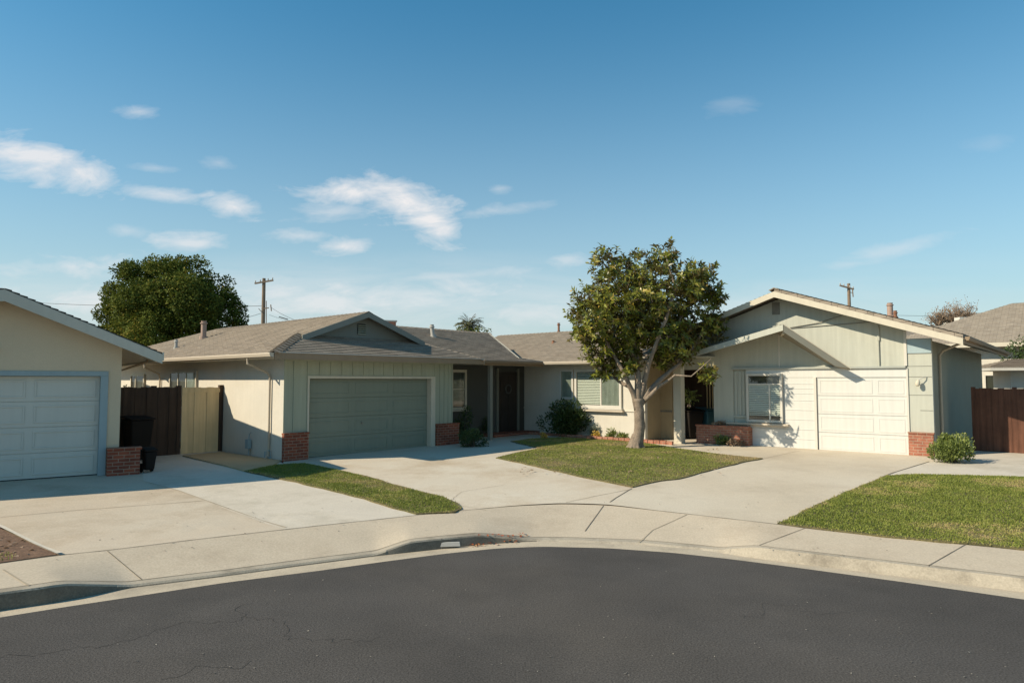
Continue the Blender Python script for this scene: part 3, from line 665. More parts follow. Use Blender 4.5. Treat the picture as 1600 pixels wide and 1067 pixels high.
def downspout(pl, a, ztop, zbot, d_eave, parent, m='downpipe', r=.028, dwall=.05, shift=.0):
    pts = [pl.W(a, d_eave, ztop), pl.W(a, d_eave, ztop - .14), pl.W(a + shift * .6, dwall + .08, ztop - .36), pl.W(a + shift, dwall, ztop - .48), pl.W(a + shift, dwall, zbot + .12), pl.W(a + shift, dwall + .1, zbot + .03)]
    return MB().tube(pts, r, 8).build('downspout', m, parent)

# ------------------------------------------------------------ house A (green garage)
hA = empty('house', A.W(0, 0, .4), 'long ranch house with the sage green garage door, cream side wall and brown hip roof', 'house')
PIT = .37; EZ = 3.07; uL, uR, uc = -.6, 6.5, 2.95; RZ = EZ + PIT * 3.55
def w_(a, d, z): return A.W(a, d, z)
# walls
MB().box(A, .15, .67, -.2, 0, .3, 3.0).box(A, 4.86, 5.73, -.2, 0, .3, 3.0).box(A, .67, 4.86, -.2, 0, 2.46, 3.0).build('wall', 'sage', hA, label='sage green board and batten front wall above the garage door')
MB().box(A, 0, .15, -13.2, 0, .3, 3.0).build('wall', 'stucco', hA)
MB().box(A, .0, .15, .001, .014, 1.1, 2.9).build('corner_board', 'sage', hA)
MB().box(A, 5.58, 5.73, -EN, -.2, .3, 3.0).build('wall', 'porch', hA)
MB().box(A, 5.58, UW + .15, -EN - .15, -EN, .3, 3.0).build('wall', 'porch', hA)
MB().box(AW, -EN, 3.92, -.15, 0, .3, 3.02).build('wall', 'stucco', hA)
MB().box(AW, 3.0, 4.35, -1.15, -1.0, .3, 3.02).box(AW, 3.77, 3.92, -1.0, -.15, .3, 3.02).build('porch_wall', 'tanwall', hA, label='tan recessed wall behind the tree trunk')
MB().box(AW, 3.0, 4.35, -1.0, -.98, 1.36, 1.42).build('trim', 'slabline', hA)
MB().box(AW, -EN, 3.92, 0, .03, 1.38, 1.42).build('trim', 'stucco', hA)
bat = MB(); x = .02
for a in [.28, .67 - .005] + [.67 + .345 * k for k in range(1, 12)] + [5.0, 5.2, 5.38, 5.55, 5.7]:
    zb = 2.56 if .69 < a < 4.88 else 1.08
    bat.box(A, a - .018, a + .018, 0, .022, zb, 2.99)
bat.box(A, 0.002, 5.728, 0, .03, 2.90, 2.995)
bat.build('batten', 'sage', hA, bevel=.004)
MB().box(A, .66, .71, -.18, .035, 1.09, 2.46).box(A, .71, .74, -.18, -.01, .4, 1.09).box(A, 4.83, 4.99, -.18, .035, .4, 2.46).box(A, .66, 4.99, -.18, .035, 2.46, 2.53).build('door_frame', 'trimcream', hA, bevel=.006)
g = panel_door(A, .74, 4.83, .405, 2.46, -.16, [.74, 2.15, 3.45, 4.83], 4, 'sagedoor', hA, relief=.008, inset=.09)
MB().box(A, 2.44, 2.50, -.155, -.13, 1.22, 1.27).build('handle', 'rake_dark', g)
for (x0, x1) in ((-.02, .665), (5.03, 5.93)):
    MB().box(A, x0, x1, .002, .10, .3, 1.06).build('brick_base', 'brick', hA)
    MB().box(A, x0 - .01, x1 + .01, .002, .125, 1.062, 1.10).build('brick_cap', 'brick', hA)
# roof of the garage wing
rf = MB()
Lr, Rr = uL, uR
ridF = -0.95; gz = EZ + PIT * 1.55
shingle(rf, [w_(uL, .6, EZ), w_(uR, .6, EZ), w_(uR - 1.55, ridF, gz), w_(uL + 1.55, ridF, gz)])
rb = -10.2
c1 = w_(uL, .6, EZ)
shingle(rf, [c1, w_(uL + 1.55, ridF, gz), w_(uL + 1.55, rb - 2, gz), w_(uL, rb - 3.55, EZ)][::-1])
shingle(rf, [w_(uL + 1.55, ridF + .36, gz), w_(uc, ridF + .36, RZ), w_(uc, rb, RZ), w_(uL + 1.55, rb - 2, gz)][::-1])
shingle(rf, [w_(uR, .6, EZ), w_(uR - 1.55, ridF, gz), w_(uR - 1.55, rb - 2, gz), w_(uR, rb - 3.55, EZ)])
shingle(rf, [w_(uR - 1.55, ridF + .36, gz), w_(uc, ridF + .36, RZ), w_(uc, rb, RZ), w_(uR - 1.55, rb - 2, gz)])
shingle(rf, [w_(uL, rb - 3.55, EZ), w_(uR, rb - 3.55, EZ), w_(uc, rb, RZ)])
# middle wing over the porch
mN, mR, mZ = .1, -3.2, EZ + PIT * 3.3
shingle(rf, [w_(5.2, mN, EZ), w_(10.1, mN, EZ), w_(9.08, mN - .34, EZ + PIT * .34), w_(3.0, mN - .34, EZ + PIT * .34)])
shingle(rf, [w_(3.0, mN - .34, EZ + PIT * .34), w_(9.08, mN - .34, EZ + PIT * .34), w_(10.6, mR, mZ), w_(3.0, mR, mZ)])
shingle(rf, [w_(3.0, mR, mZ), w_(10.7, mR, mZ), w_(10.7, mR - 3.3, EZ), w_(5.2, mR - 3.3, EZ)])
# right wing
rwz = EZ + PIT * 3.7
rfw = MB()
shingle(rfw, [w_(10.0, .1, EZ), w_(10.0, 5.6, EZ), w_(13.7, 5.6, rwz), w_(13.7, -5.6, rwz), w_(10.0, -5.6, EZ)])
shingle(rfw, [w_(13.7, 5.6, rwz), w_(13.7, -5.6, rwz), w_(17.4, -5.6, EZ), w_(17.4, 5.6, EZ)])
roofA = rf.build('roof', 'shingle_b', hA)
rfw.build('roof', 'shingle', hA, label='paler sunlit shingle roof over the wing with the wide window')
for p, q in ((w_(uL, .6, EZ), w_(uL + 1.55, ridF, gz)), (w_(uR, .6, EZ), w_(uR - 1.55, ridF, gz)), (w_(uc, ridF + .36, RZ), w_(uc, rb, RZ)), (w_(uc, rb, RZ), w_(uL, rb - 3.55, EZ)), (w_(3.4, mR, mZ), w_(10.7, mR, mZ)), (w_(13.7, 5.6, rwz), w_(13.7, -5.6, rwz))):
    cp = MB(); caps(cp, p, q, k0=1. if p.z < RZ - .5 and abs(p.z - q.z) > .3 and (p - w_(uL, .6, EZ)).length < .1 else .25); cp.build('ridge_cap', 'cap', hA)
# front dutch gable
MB().prism([w_(uL + 1.45, ridF, gz - .02), w_(uR - 1.45, ridF, gz - .02), w_(uc, ridF, RZ - .10)], A.n * -.1).build('gable_wall', 'gablerake', hA)  # rake grey instead of sage: shade of the recess is put into the colour
gv = MB().box(A, uc - .12, uc + .16, ridF, ridF + .02, 3.76, 4.06)
gvo = gv.build('gable_vent', 'dark', hA)
lv = MB()
for k in range(5): lv.prism([w_(uc - .12, ridF + .02, 3.78 + k * .06), w_(uc + .16, ridF + .02, 3.78 + k * .06), w_(uc + .16, ridF + .045, 3.755 + k * .06), w_(uc - .12, ridF + .045, 3.755 + k * .06)], (0, 0, .012))
lv.build('louvre', 'sage', gvo)
fb = MB(); dg = ridF + .36
for sgn in (-1, 1):
    e = uc + sgn * 2.12; q = w_(e, dg, RZ - PIT * 2.12 + .015); p = w_(uc, dg, RZ + .015)
    fb.prism([p, q, q - V((0, 0, .16)), p - V((0, 0, .17))], A.n * .03)
fb.build('rake_board', 'gablerake', hA)
fa = MB()
board(fa, w_(uL, .6, EZ), w_(uR, .6, EZ), A.n, .15); fa.build('fascia', 'fasciadk', hA)
MB().prism([w_(uL, .6, EZ + .002), w_(uR, .6, EZ + .002), w_(uR, .64, EZ + .002), w_(uL, .64, EZ + .002)], (0, 0, .022)).build('drip_edge', 'galv', hA)
fa = MB(); board(fa, w_(uL, .6, EZ), w_(uL, rb - 3.5, EZ), -A.a, .12); gutter(fa, w_(uL, .63, EZ + .0), w_(uL, rb - 3.5, EZ + .0), -A.a)
fa.build('gutter', 'fasciamid', hA)
fa = MB(); board(fa, w_(6.95, mN, EZ), w_(10.0, mN, EZ), A.n, .16); fa.build('fascia', 'fasciadk', hA)
fa = MB(); gutter(fa, w_(6.95, mN, EZ), w_(10.0, mN, EZ), A.n); fa.build('gutter', 'fasciadk', hA)
fa = MB(); fa.prism([w_(6.5, .6, EZ + .01), w_(6.97, .12, EZ + .01), w_(6.97, .12, EZ - .14), w_(6.5, .6, EZ - .14)], (A.n + A.a) * .02)
shingle(fa, [w_(6.5, .6, EZ), w_(6.97, .12, EZ), w_(5.2, .12, EZ + .45), w_(5.5, .6, EZ + .3)]) if False else None
fa.build('fascia', 'trimcream', hA)
fa = MB(); board(fa, w_(10.0, .1, EZ), w_(10.0, 5.6, EZ), -A.a, .10); gutter(fa, w_(10.0, .1, EZ), w_(10.0, 5.6, EZ), -A.a); fa.build('gutter', 'fasciamid', hA)
fl = MB()
for p, q in ((w_(10.6, mR, mZ + .0), w_(9.08, mN - .34, EZ + PIT * .34 + .0)), (w_(9.08, mN - .34, EZ + PIT * .34 + .0), w_(10.1, .1, EZ + .0))): fl.beam(p, q, .07, .035)
fl.build('flashing', 'trimcream', hA)
# soffits
MB().prism([w_(uL, .6, EZ - .12), w_(uR, .6, EZ - .12), w_(uR, 0, EZ - .12), w_(0, 0, EZ - .12), w_(0, rb - 3, EZ - .12), w_(uL, rb - 3, EZ - .12)], (0, 0, .02)).build('soffit', 'trimcream', hA)
MB().prism([w_(5.73, mN, EZ - .12), w_(10.0, mN, EZ - .12), w_(10.0, 5.6, EZ - .12), w_(UW, 5.6, EZ - .12), w_(UW, -EN, EZ - .12), w_(5.73, -EN, EZ - .12)], (0, 0, .02)).build('soffit', 'trimcream', hA)
# side wall details
downspout(AS, .60, EZ - .1, .4, .66, hA, shift=-.0)
downspout(AS, 7.4, EZ - .1, .4, .66, hA, shift=.35)
b0 = AS.on(310, 580)[0]; b1 = AS.on(268, 580)[0]
window(AS, min(b0, b1), max(b0, b1), 1.55, 2.70, hA, mull=((b0 + b1) / 2 - .25, (b0 + b1) / 2 + .35), cover=[('curtain', min(b0, b1) + .06, min(b0, b1) + .8, 1.6, 2.65)])
window(AS, 9.1, 10.35, 1.6, 2.63, hA, mull=(9.9,))
# entry
da0 = Pl(w_(0, -EN, 0), A.a, A.n); d0, d1 = da0.on(777, 600)[0], da0.on(806, 600)[0]
fd = MB().box(da0, d0, d1, .0, .05, .52, 2.72).build('front_door', 'dkdoor', hA, bevel=.004)
pn = MB()
for c in range(2):
    for r0, r1 in ((.65, 1.25), (1.32, 1.95), (2.02, 2.6)):
        c0 = d0 + .12 + c * (d1 - d0 - .18) / 2; c1 = c0 + (d1 - d0 - .36) / 2; pn.box(da0, c0, c1, .05, .065, r0, r1)
pn.build('panel', 'dkdoor', fd, bevel=.004)
MB().box(da0, d1 + .02, d1 + .11, 0, .08, .5, 2.85).box(da0, d0 - .08, d0 - .005, 0, .08, .5, 2.85).build('door_frame', 'rake_dark', hA)
MB().tube([da0.W(d0 + .5 + .15 * math.cos(t * .3142), .08, 2.1 + .15 * math.sin(t * .3142)) for t in range(21)], .03, 6).build('door_wreath', 'porch', fd)
MB().box(da0, d1 + .14, d1 + .38, .0, .03, .52, 2.72).build('side_light', 'room', hA)
wa, wb = da0.on(703, 600)[0], da0.on(727.5, 600)[0]
window(da0, wa, wb, 1.42, 2.78, hA, trans=((2.12, wa, wb),), m='trimcream', fr=.09)
pp = Pl(w_(0, .0, 0), A.a, A.n); pc = pp.on(768, 600)[0]
MB().box(pp, pc - .06, pc + .06, -.12, 0, .44, EZ - .1).build('porch_post', 'rake_dark', hA)  # dark grey puts the entry's shade into the post colour
MB().box(A, 8.2, UW, -EN, -.55, .38, .56).build('step', 'brick', hA)
# wing window + shutters
x0, zt = AW.on(899, 577); x1 = AW.on(972, 577)[0]; xm = AW.on(940, 577)[0]
window(AW, x0, x1, 1.48, 2.80, hA, mull=(xm,), m='white', fr=.09, cover=[('blind', x0 + .1, xm - .03, 1.6, 2.7), ('curtain', xm + .03, x1 - .09, 1.57, 2.72)])
s0 = AW.on(876, 577)[0]; window(AW, s0, x0 - .06, 1.75, 2.80, hA, m='white', fr=.07, cover=[('curtain', s0 + .08, x0 - .13, 1.82, 2.73)], sill=False)
MB().box(AW, x0 - .05, x1 + .1, 0, .16, 1.36, 1.42).build('window_ledge', 'fasciamid', hA)
MB().box(AW, 4.98, 5.24, -.2, .04, .4, 3.0).build('post', 'trimcream', hA)
be = MB()
for k in range(30):
    a = -1.2 + k * .215; be.box(AW, a, a + .195, .52, .62, .42, .56 + .006 * math.sin(k * 2.1))
be.build('brick_edging', 'brickpale', hA, bevel=.006)
# meter + pipes on side wall
mt = MB().box(AS, 1.55, 1.72, .02, .12, .62, .86).tube([AS.W(1.63, .05, .4), AS.W(1.63, .05, .62)], .015, 6).tube([AS.W(1.63, .06, .86), AS.W(1.60, .06, 1.0), AS.W(1.52, .06, 1.05)], .012, 6)
mt.build('gas_meter', 'bluegrey', hA, bevel=.008)
MB().tube([AS.W(.5, .05, .4), AS.W(.5, .05, .62), AS.W(.5, .12, .66)], .014, 6).tube([AS.W(.78, .05, .4), AS.W(.78, .05, .60)], .014, 6).tube([AS.W(.78, .05, .45), AS.W(.5, .05, .45)], .012, 6).build('hose_tap', 'bluegrey', hA)
# roof furniture
def roof_hit(px, py, p0, n): return hitp(px, py, p0, n)
nl = V((0, 0, 1)) * 1 - A.a * PIT; nm = V((0, 0, 1)) + A.n * PIT
pl0 = w_(uL, 0, EZ); pm0 = w_(0, mN, EZ); pw0 = w_(10, 0, EZ)
nl.normalize(); nm.normalize()
def pipe(name, base, h, r, m, parent, capr=1.35, tilt=(0, 0)):
    t = V((tilt[0], tilt[1], h)); b = V(base) - V((0, 0, .1))
    o = MB().tube([b, b + t * .12 + V((0, 0, .1)), b + t * .2, b + t], [r * 1.7, r * 1.5, r, r], 14).build(name, m, parent, smooth=False)
    MB().tube([b + t, b + t + V((0, 0, .03)), b + t + V((0, 0, .05)), b + t + V((0, 0, .10))], [r * capr, r * capr, r * .9, r * capr * .8], 14).build('cap', m, o); return o
pipe('chimney_flue', roof_hit(318, 529, pl0, nl), .62, .09, 'metalpink', hA)
pipe('vent_pipe', roof_hit(275, 544, pl0, nl), .3, .05, 'galv', hA)
pipe('vent_pipe', roof_hit(677, 526, pm0, nm), .42, .07, 'galv', hA, tilt=(-.05, 0))
pipe('vent_pipe', roof_hit(864.5, 536, pw0, nl), .10, .05, 'rust', hA)
pipe('vent_pipe', at(873, 519, 31), .42, .05, 'rust', hA, 1.6)
b_ = at(609, 512, 27); MB().box(Pl(b_, (1, .3, 0), (.3, -1, 0)), -.18, .22, -.2, .2, b_.z - .7, b_.z + .22).build('chimney', 'brickpale', hA)
b_ = MB().box(Pl(b_, (1, .3, 0), (.3, -1, 0)), -.22, .26, -.24, .24, b_.z + .22, b_.z + .28).build('chimney_cap', 'stucco', hA)

# ------------------------------------------------------------ house C (left, in shade)
hC = empty('house', Cf.W(0, 0, .4), 'low cream house at the left edge with a pale panelled garage door in shade', 'house')
cz, cp_ = 3.0, .42; rid = -1.86; cR = .93; crz = cz + cp_ * (cR - rid) + .02
# front gable wall pieces
zt = lambda a: cz + cp_ * (cR - a) - .12 if a > rid else crz - .12 - .14 * (rid - a)
MB().box(Cf, -.02, .22, -.18, 0, .3, 2.57).box(Cf, -6, -5.2, -.18, 0, .3, 2.57).prism([Cf.W(-6, 0, 2.57), Cf.W(.22, 0, 2.57), Cf.W(.22, 0, zt(.22)), Cf.W(rid, 0, zt(rid)), Cf.W(-6, 0, zt(-6))], Cf.n * -.18).build('wall', 'stucco_c', hC)
MB().box(Cf, .06, .22, -9, -.18, .3, 3.2).build('wall', 'stucco_c', hC)
MB().box(Cf, -.16, -.02, -.18, .03, .4, 2.50).box(Cf, -5.2, -5.06, -.18, .03, .4, 2.50).box(Cf, -5.2, -.02, -.18, .03, 2.50, 2.60).build('door_frame', 'bluegrey', hC, bevel=.005)
panel_door(Cf, -5.06, -.16, .405, 2.50, -.12, 4, 4, 'doorcool', hC, relief=.012)
rf = MB(); of, ob = .5, -9.5
shingle(rf, [Cf.W(cR, of, cz), Cf.W(cR, ob, cz), Cf.W(rid, ob, crz), Cf.W(rid, of, crz)])
shingle(rf, [Cf.W(-7, of, crz - .14 * 5.14), Cf.W(-7, ob, crz - .14 * 5.14), Cf.W(rid, ob, crz), Cf.W(rid, of, crz)])  # mostly unseen left slope, made shallow to cast a wider shadow on the driveway
rf.build('roof', 'shingle_b', hC)
fb = MB()
p, q, e = Cf.W(rid, of, crz - .03), Cf.W(cR, of, cz - .03), Cf.W(-7, of, crz - .14 * 5.14 - .03)
fb.prism([p, q, q - V((0, 0, .20)), p - V((0, 0, .22))], Cf.n * .035).prism([p, e, e - V((0, 0, .2)), p - V((0, 0, .22))], Cf.n * .035)
board(fb, Cf.W(cR, of + .03, cz + .02), Cf.W(cR, ob, cz + .02), Cf.a, .18, .03); fb.build('rake_board', 'fascia_c', hC)
MB().prism([Cf.W(.22, of, zt(.22) - .02), Cf.W(cR, of, cz - .12), Cf.W(cR, ob, cz - .12), Cf.W(.22, ob, zt(.22) - .02)], (0, 0, .015)).build('soffit', 'trimcream', hC)
MB().tube([Cf.W(.9, -1.2, 2.96), Cf.W(.88, -1.2, 2.85), Cf.W(.3, -1.2, 2.62), Cf.W(.27, -1.2, .5)], .035, 8).build('downspout', 'fasciadk', hC)
MB().box(Cf, -.01, .60, .0, .22, .3, .93).build('brick_base', 'brick', hC)
MB().box(Cf, -.02, .63, .0, .24, .932, .98).build('brick_cap', 'brick', hC)
lm = MB().box(Cf, -2.2, -1.93, .001, .10, 3.02, 3.06).build('lamp_bracket', 'trimcream', hC)

# ------------------------------------------------------------ house B (white garage)
hB = empty('house', B.W(0, 0, .4), 'right hand house with broad gable, white garage door and small peaked canopy', 'house')
bu, bz, bp = .99, 4.96, .338
bR, bL = 5.57, -3.0
def bzt(a, o=0): return bz - bp * abs(a - bu) - o
# wall: lower left, lower right pilaster, upper gable
MB().box(B, -1.17, -.53, -.16, 0, .3, 2.76).build('wall', 'bwall', hB)
MB().box(B, 4.22, 4.80, -.16, 0, .3, 3.52).build('wall', 'bwall', hB, label='pale wall strip right of the white garage door')
MB().box(B, -.53, -.12, -.16, -.05, .3, 2.76).build('wall', 'bwall', hB)
MB().prism([B.W(-2.9, 0, 2.76), B.W(4.20, 0, 2.76), B.W(4.20, 0, bzt(4.2, .1)), B.W(bu, 0, bz - .1), B.W(-2.9, 0, bzt(-2.9, .1))], B.n * -.16).build('gable_wall', 'panel', hB)
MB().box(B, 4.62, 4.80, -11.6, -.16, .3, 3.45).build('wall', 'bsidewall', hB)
MB().box(B, -1.17, -1.02, -7, -.16, .3, 3.3).build('wall', 'bwall', hB)
MB().box(B, 4.24, 4.795, .001, .012, 3.13, 3.50).build('upper_patch', 'patch', hB)  # bluish patch across the top of the wall strip
for z in (3.11, 2.78, 2.50, 2.02, 1.62): MB().box(B, 4.24 if z != 1.62 else 4.5, 4.79, .0, .006, z, z + .012).build('groove', 'slabline', hB)
MB().box(B, 4.17, 4.235, .002, .035, 2.80, bzt(4.2, .14)).box(B, 4.205, 4.245, .002, .03, .42, 2.74).build('corner_trim', 'white', hB)
MB().box(B, -.55, 4.20, .0, .075, 2.745, 2.80).build('ledge', 'ledge', hB)
MB().box(B, -.12, 4.205, -.16, .012, 2.50, 2.744).build('header', 'doorwhite', hB)
# garage door and infill panel to its left
ga = B.on(1276, 650)[0]
cs = [ga + .03, B.on(1368, 650)[0], 4.2]
panel_door(B, ga + .03, 4.2, .42, 2.50, -.01, cs, 4, 'doorwhite', hB, relief=.005, inset=.06)
MB().box(B, ga - .05, ga + .015, -.05, .035, .42, 2.5).build('door_frame', 'white', hB)
mb = MB(); wr = 1.02
zz = [.42, .70, .98, 1.26, 1.54, 1.82, 2.02, 2.16, 2.30, 2.50]
for z, z2 in zip(zz[:-1], zz[1:]): x_ = -.1 if z2 < 1.1 else wr; mb.prism([B.W(x_, -.02, z2), B.W(x_, .004, z + .006), B.W(ga - .05, .004, z + .006), B.W(ga - .05, -.02, z2)], B.n * -.02); mb.box(B, x_, ga - .05, -.022, .001, z + .010, z2 - .001)
mb.box(B, -.12, ga - .05, -.16, -.02, .3, 2.5)
mb.build('siding_panel', 'doorwhite', hB, label='white horizontal siding between window and garage door')
# window with blinds
window(B, -.10, .98, 1.16, 2.62, hB, mull=(), trans=((2.30, -.1, .98),), m='white', fr=.07, cover=[('blind', -.03, .92, 1.36, 2.27)], sill=False, d0=.015)
MB().box(B, .58, .62, .016, .075, 1.22, 2.28).build('mullion', 'white', hB)
MB().box(B, -.72, 1.15, .0, .17, 1.07, 1.13).build('window_ledge', 'fasciamid', hB, bevel=.01)
sh = MB()
for a in (-.49, -.36, -.25): sh.box(B, a, a + .07, -.048, -.02, 1.35, 2.7)
sh.box(B, -.53, -.12, -.05, .0, 1.28, 1.34); sh.build('shutter', 'bwall', hB, bevel=.005)
# brick
MB().box(B, 4.22, 4.79, .001, .10, .3, 1.02).build('brick_base', 'brickpale', hB); MB().box(B, 4.21, 4.81, .001, .12, 1.022, 1.06).build('brick_cap', 'brickpale', hB)
p0 = B.on(1088, 680, .35)[0]; p1 = B.on(1169, 680, .35)[0]
MB().box(B, p0, p1, .18, .35, .3, .98).box(B, p1 - .16, p1, .0, .18, .3, .98).build('brick_planter', 'brickpale', hB)
MB().box(B, p0 - .02, p1 + .02, .16, .37, .982, 1.03).build('brick_cap', 'brickpale', hB)
# roof
rf = MB(); f0, b0 = .6, -12
zr = bz + .04
shingle(rf, [B.W(bR, f0, zr - bp * (bR - bu) + .10), B.W(bR, -12, zr - bp * (bR - bu) + .10), B.W(bu, -12, zr + .10), B.W(bu, f0, zr + .10)], th=.11)
shingle(rf, [B.W(bL, f0, zr - bp * (bu - bL)), B.W(bL, -12, zr - bp * (bu - bL)), B.W(bu, -12, zr), B.W(bu, f0, zr)])
rf.build('roof', 'shingle_b', hB)
cpb = MB(); caps(cpb, B.W(bu, f0, zr + .04), B.W(bu, -12, zr + .04)); cpb.build('ridge_cap', 'cap', hB)
fb = MB()
for e in (bR, bL):
    p = B.W(bu, f0, zr + .0); q = B.W(e, f0, zr - bp * abs(e - bu)); fb.prism([p, q, q - V((0, 0, .165)), p - V((0, 0, .17))], B.n * .035)
fb.build('rake_board', 'trimcream', hB)
er = zr - bp * (bR - bu)
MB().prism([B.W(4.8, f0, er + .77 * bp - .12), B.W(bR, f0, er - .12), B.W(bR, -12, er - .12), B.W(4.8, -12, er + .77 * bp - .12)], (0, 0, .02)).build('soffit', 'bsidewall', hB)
fa = MB(); gutter(fa, B.W(bR, f0 - .05, er + .04), B.W(bR, -12, er + .04), B.a); board(fa, B.W(bR, f0, er), B.W(bR, -12, er), B.a, .13); fa.build('gutter', 'fasciadk', hB)
BSd = Pl(B.W(4.80, 0, 0), -B.n, B.a)
downspout(BSd, .95, er + .12, .42, .60, hB, m='downpipe', r=.035)
MB().box(B, .72, .94, .001, .03, 4.38, 4.74).build('gable_vent', 'slabline', hB)
MB().tube([B.W(B.on(1372, 505)[0], .03, B.on(1372, 503)[1]), B.W(B.on(1372, 505)[0], .03, 2.8)], .018, 6).box(B, B.on(1372, 505)[0] - .03, B.on(1372, 505)[0] + .03, .001, .05, 3.5, 3.85).build('conduit', 'panel', hB)
sc_a, sc_z = B.on(1217, 530)
MB().box(B, sc_a - .02, sc_a + .02, .001, .02, 2.8, 3.8).build('seam_batten', 'white', hB)
cb1, cb2, cb3 = B.on(1235, 512), B.on(1318, 493), B.on(1365, 503)
MB().tube([B.W(cb1[0], .02, cb1[1]), B.W((cb1[0] + cb2[0]) / 2, .03, (cb1[1] + cb2[1]) / 2 - .05), B.W(cb2[0], .1, cb2[1])], .012, 5).tube([B.W(cb1[0], .02, cb1[1] - .02), B.W(cb3[0], .02, cb3[1])], .010, 5).build('cable', 'slabline', hB)  # two dark tubes: the cable and its painted shadow line
lb = B.on(1440, 597)
lp = MB().tube([B.W(4.68, .0, 2.50), B.W(4.60, .10, 2.49), B.W(4.50, .13, 2.42)], .012, 6).build('wall_lamp', 'galv', hB)
MB().tube([B.W(4.50, .13, 2.43), B.W(4.49, .13, 2.38), B.W(4.48, .14, 2.30), B.W(4.48, .14, 2.26)], [.02, .05, .055, .03], 10).build('lamp_head', 'trimcream', lp, smooth=True)
# small peaked canopy
la, lz = B.on(1062, 556, .9); T = B.W(1.41, 1.15, 3.98); K = B.W(.95, 0, 3.98); Rr_ = B.W(2.86, .06, 2.82); Lp = B.W(la, .9, lz); Lb = B.W(la, -.6, lz + .12)
cm = MB(); shingle(cm, [Lp, T, K, Lb]); R2 = B.W(2.35, -.02, 2.86); Rr_ = B.W(2.92, .35, 2.74); K2 = B.W(.82, -.02, 3.86); cr_ = cm.build('canopy_roof', 'shingle_b', hB); MB().prism([T - V((0, 0, .02)), Rr_, R2, K2], (0, 0, -.05)).build('soffit', 'soffit_paint', cr_); MB().prism([T - V((0, 0, .04)), K2 - V((0, 0, .02)), Lb - V((0, 0, .08)), Lp - V((0, 0, .08))], (0, 0, -.02)).build('soffit', 'soffit_paint', cr_)
fb = MB(); nL = (T - Lp).cross(V((0, 0, 1))).normalized(); nL = nL if nL.dot(B.n) > 0 else -nL
fb.prism([T, Lp, Lp - V((0, 0, .16)), T - V((0, 0, .17))], nL * .035); fb.build('rake_board', 'bwall', cr_)
nR = (T - Rr_).cross(V((0, 0, 1))).normalized(); nR = nR if nR.dot(B.n) > 0 else -nR
fb = MB(); fb.prism([T, Rr_, T.lerp(Rr_, .77) - V((0, 0, .22)), T - V((0, 0, .22))], nR * .035); fb.build('rake_board', 'rake_dark', cr_)  # dark grey paints in the shade on this right-hand board
MB().prism([T + V((0, 0, .01)), Rr_ + V((0, 0, .01)), Rr_ + V((0, 0, -.02)), T + V((0, 0, -.02))], nR * .05).build('drip_edge', 'trimcream', cr_)
MB().beam(T - V((0, 0, .2)) + (K - T) * .1, K - V((0, 0, .2)), .07, .12).build('ridge_beam', 'trimcream', cr_)
# pipes on the roof
nb = (V((0, 0, 1)) + B.a * bp).normalized()
pipe('chimney_flue', at(1391, 495, 25.5), .52, .10, 'metalpink', hB, 1.25)
pipe('vent_pipe', at(1399, 496, 25), .25, .06, 'rust', hB)
# recess between the houses
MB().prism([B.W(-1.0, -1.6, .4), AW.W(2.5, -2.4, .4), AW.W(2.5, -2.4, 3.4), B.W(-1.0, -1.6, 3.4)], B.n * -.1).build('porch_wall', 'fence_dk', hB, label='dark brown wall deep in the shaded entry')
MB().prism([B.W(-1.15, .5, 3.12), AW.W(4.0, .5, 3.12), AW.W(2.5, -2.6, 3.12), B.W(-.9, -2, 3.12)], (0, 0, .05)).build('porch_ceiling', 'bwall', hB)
sl_ = MB()
for k in range(9): a = B.W(-1.25, -1.5, .4).lerp(AW.W(4.95, -2.1, .4), k / 9); sl_.prism([a, a + V((.03, 0, 0)), a + V((.03, 0, 2.6)), a + V((0, 0, 2.6))], (-.02, -.02, 0))
sl_.build('porch_batten', 'gate_tan', hB)

# ------------------------------------------------------------ far houses at the right and behind
hD = empty('house', at(1600, 700, 34), 'cream house behind the right fence with a tall brown hip roof', 'house')
D = frame(at(1535, 620, 34), 129.8); D.o.z = 0
ez = 4.25
MB().box(D, -1.2, 12, -9, 0, .3, ez - .15).build('wall', 'stucco', hD)
def dz(a, d): return D.W(a, d, ez)
rf = MB(); dl, drt, df, db = -4.6, 14.5, .7, -10.6; hw = (df - db) / 2; rh = .42 * hw
ra, rb2 = dl + hw, drt - hw
shingle(rf, [D.W(dl, df, ez), D.W(drt, df, ez), D.W(rb2, df - hw, ez + rh), D.W(ra, df - hw, ez + rh)], .2)
shingle(rf, [D.W(dl, df, ez), D.W(ra, df - hw, ez + rh), D.W(dl, db, ez)], .2)
shingle(rf, [D.W(dl, db, ez), D.W(drt, db, ez), D.W(rb2, df - hw, ez + rh), D.W(ra, df - hw, ez + rh)], .2)
rf.build('roof', 'shingle', hD)
fa = MB(); board(fa, D.W(dl, df, ez), D.W(drt, df, ez), D.n, .2); board(fa, D.W(dl, df, ez), D.W(dl, db, ez), -D.a, .2); fa.build('fascia', 'trimcream', hD)
w0, w1 = D.on(1538, 590)[0], D.on(1562, 590)[0]
window(D, w0, w1, 1.6, D.on(1550, 585)[1], hD, mull=((w0 + w1) / 2 + .3,), m='white')
w0, w1 = D.on(1580, 590)[0], D.on(1589, 590)[0]; window(D, w0, w1, 1.6, D.on(1585, 583)[1], hD, m='bluegrey')
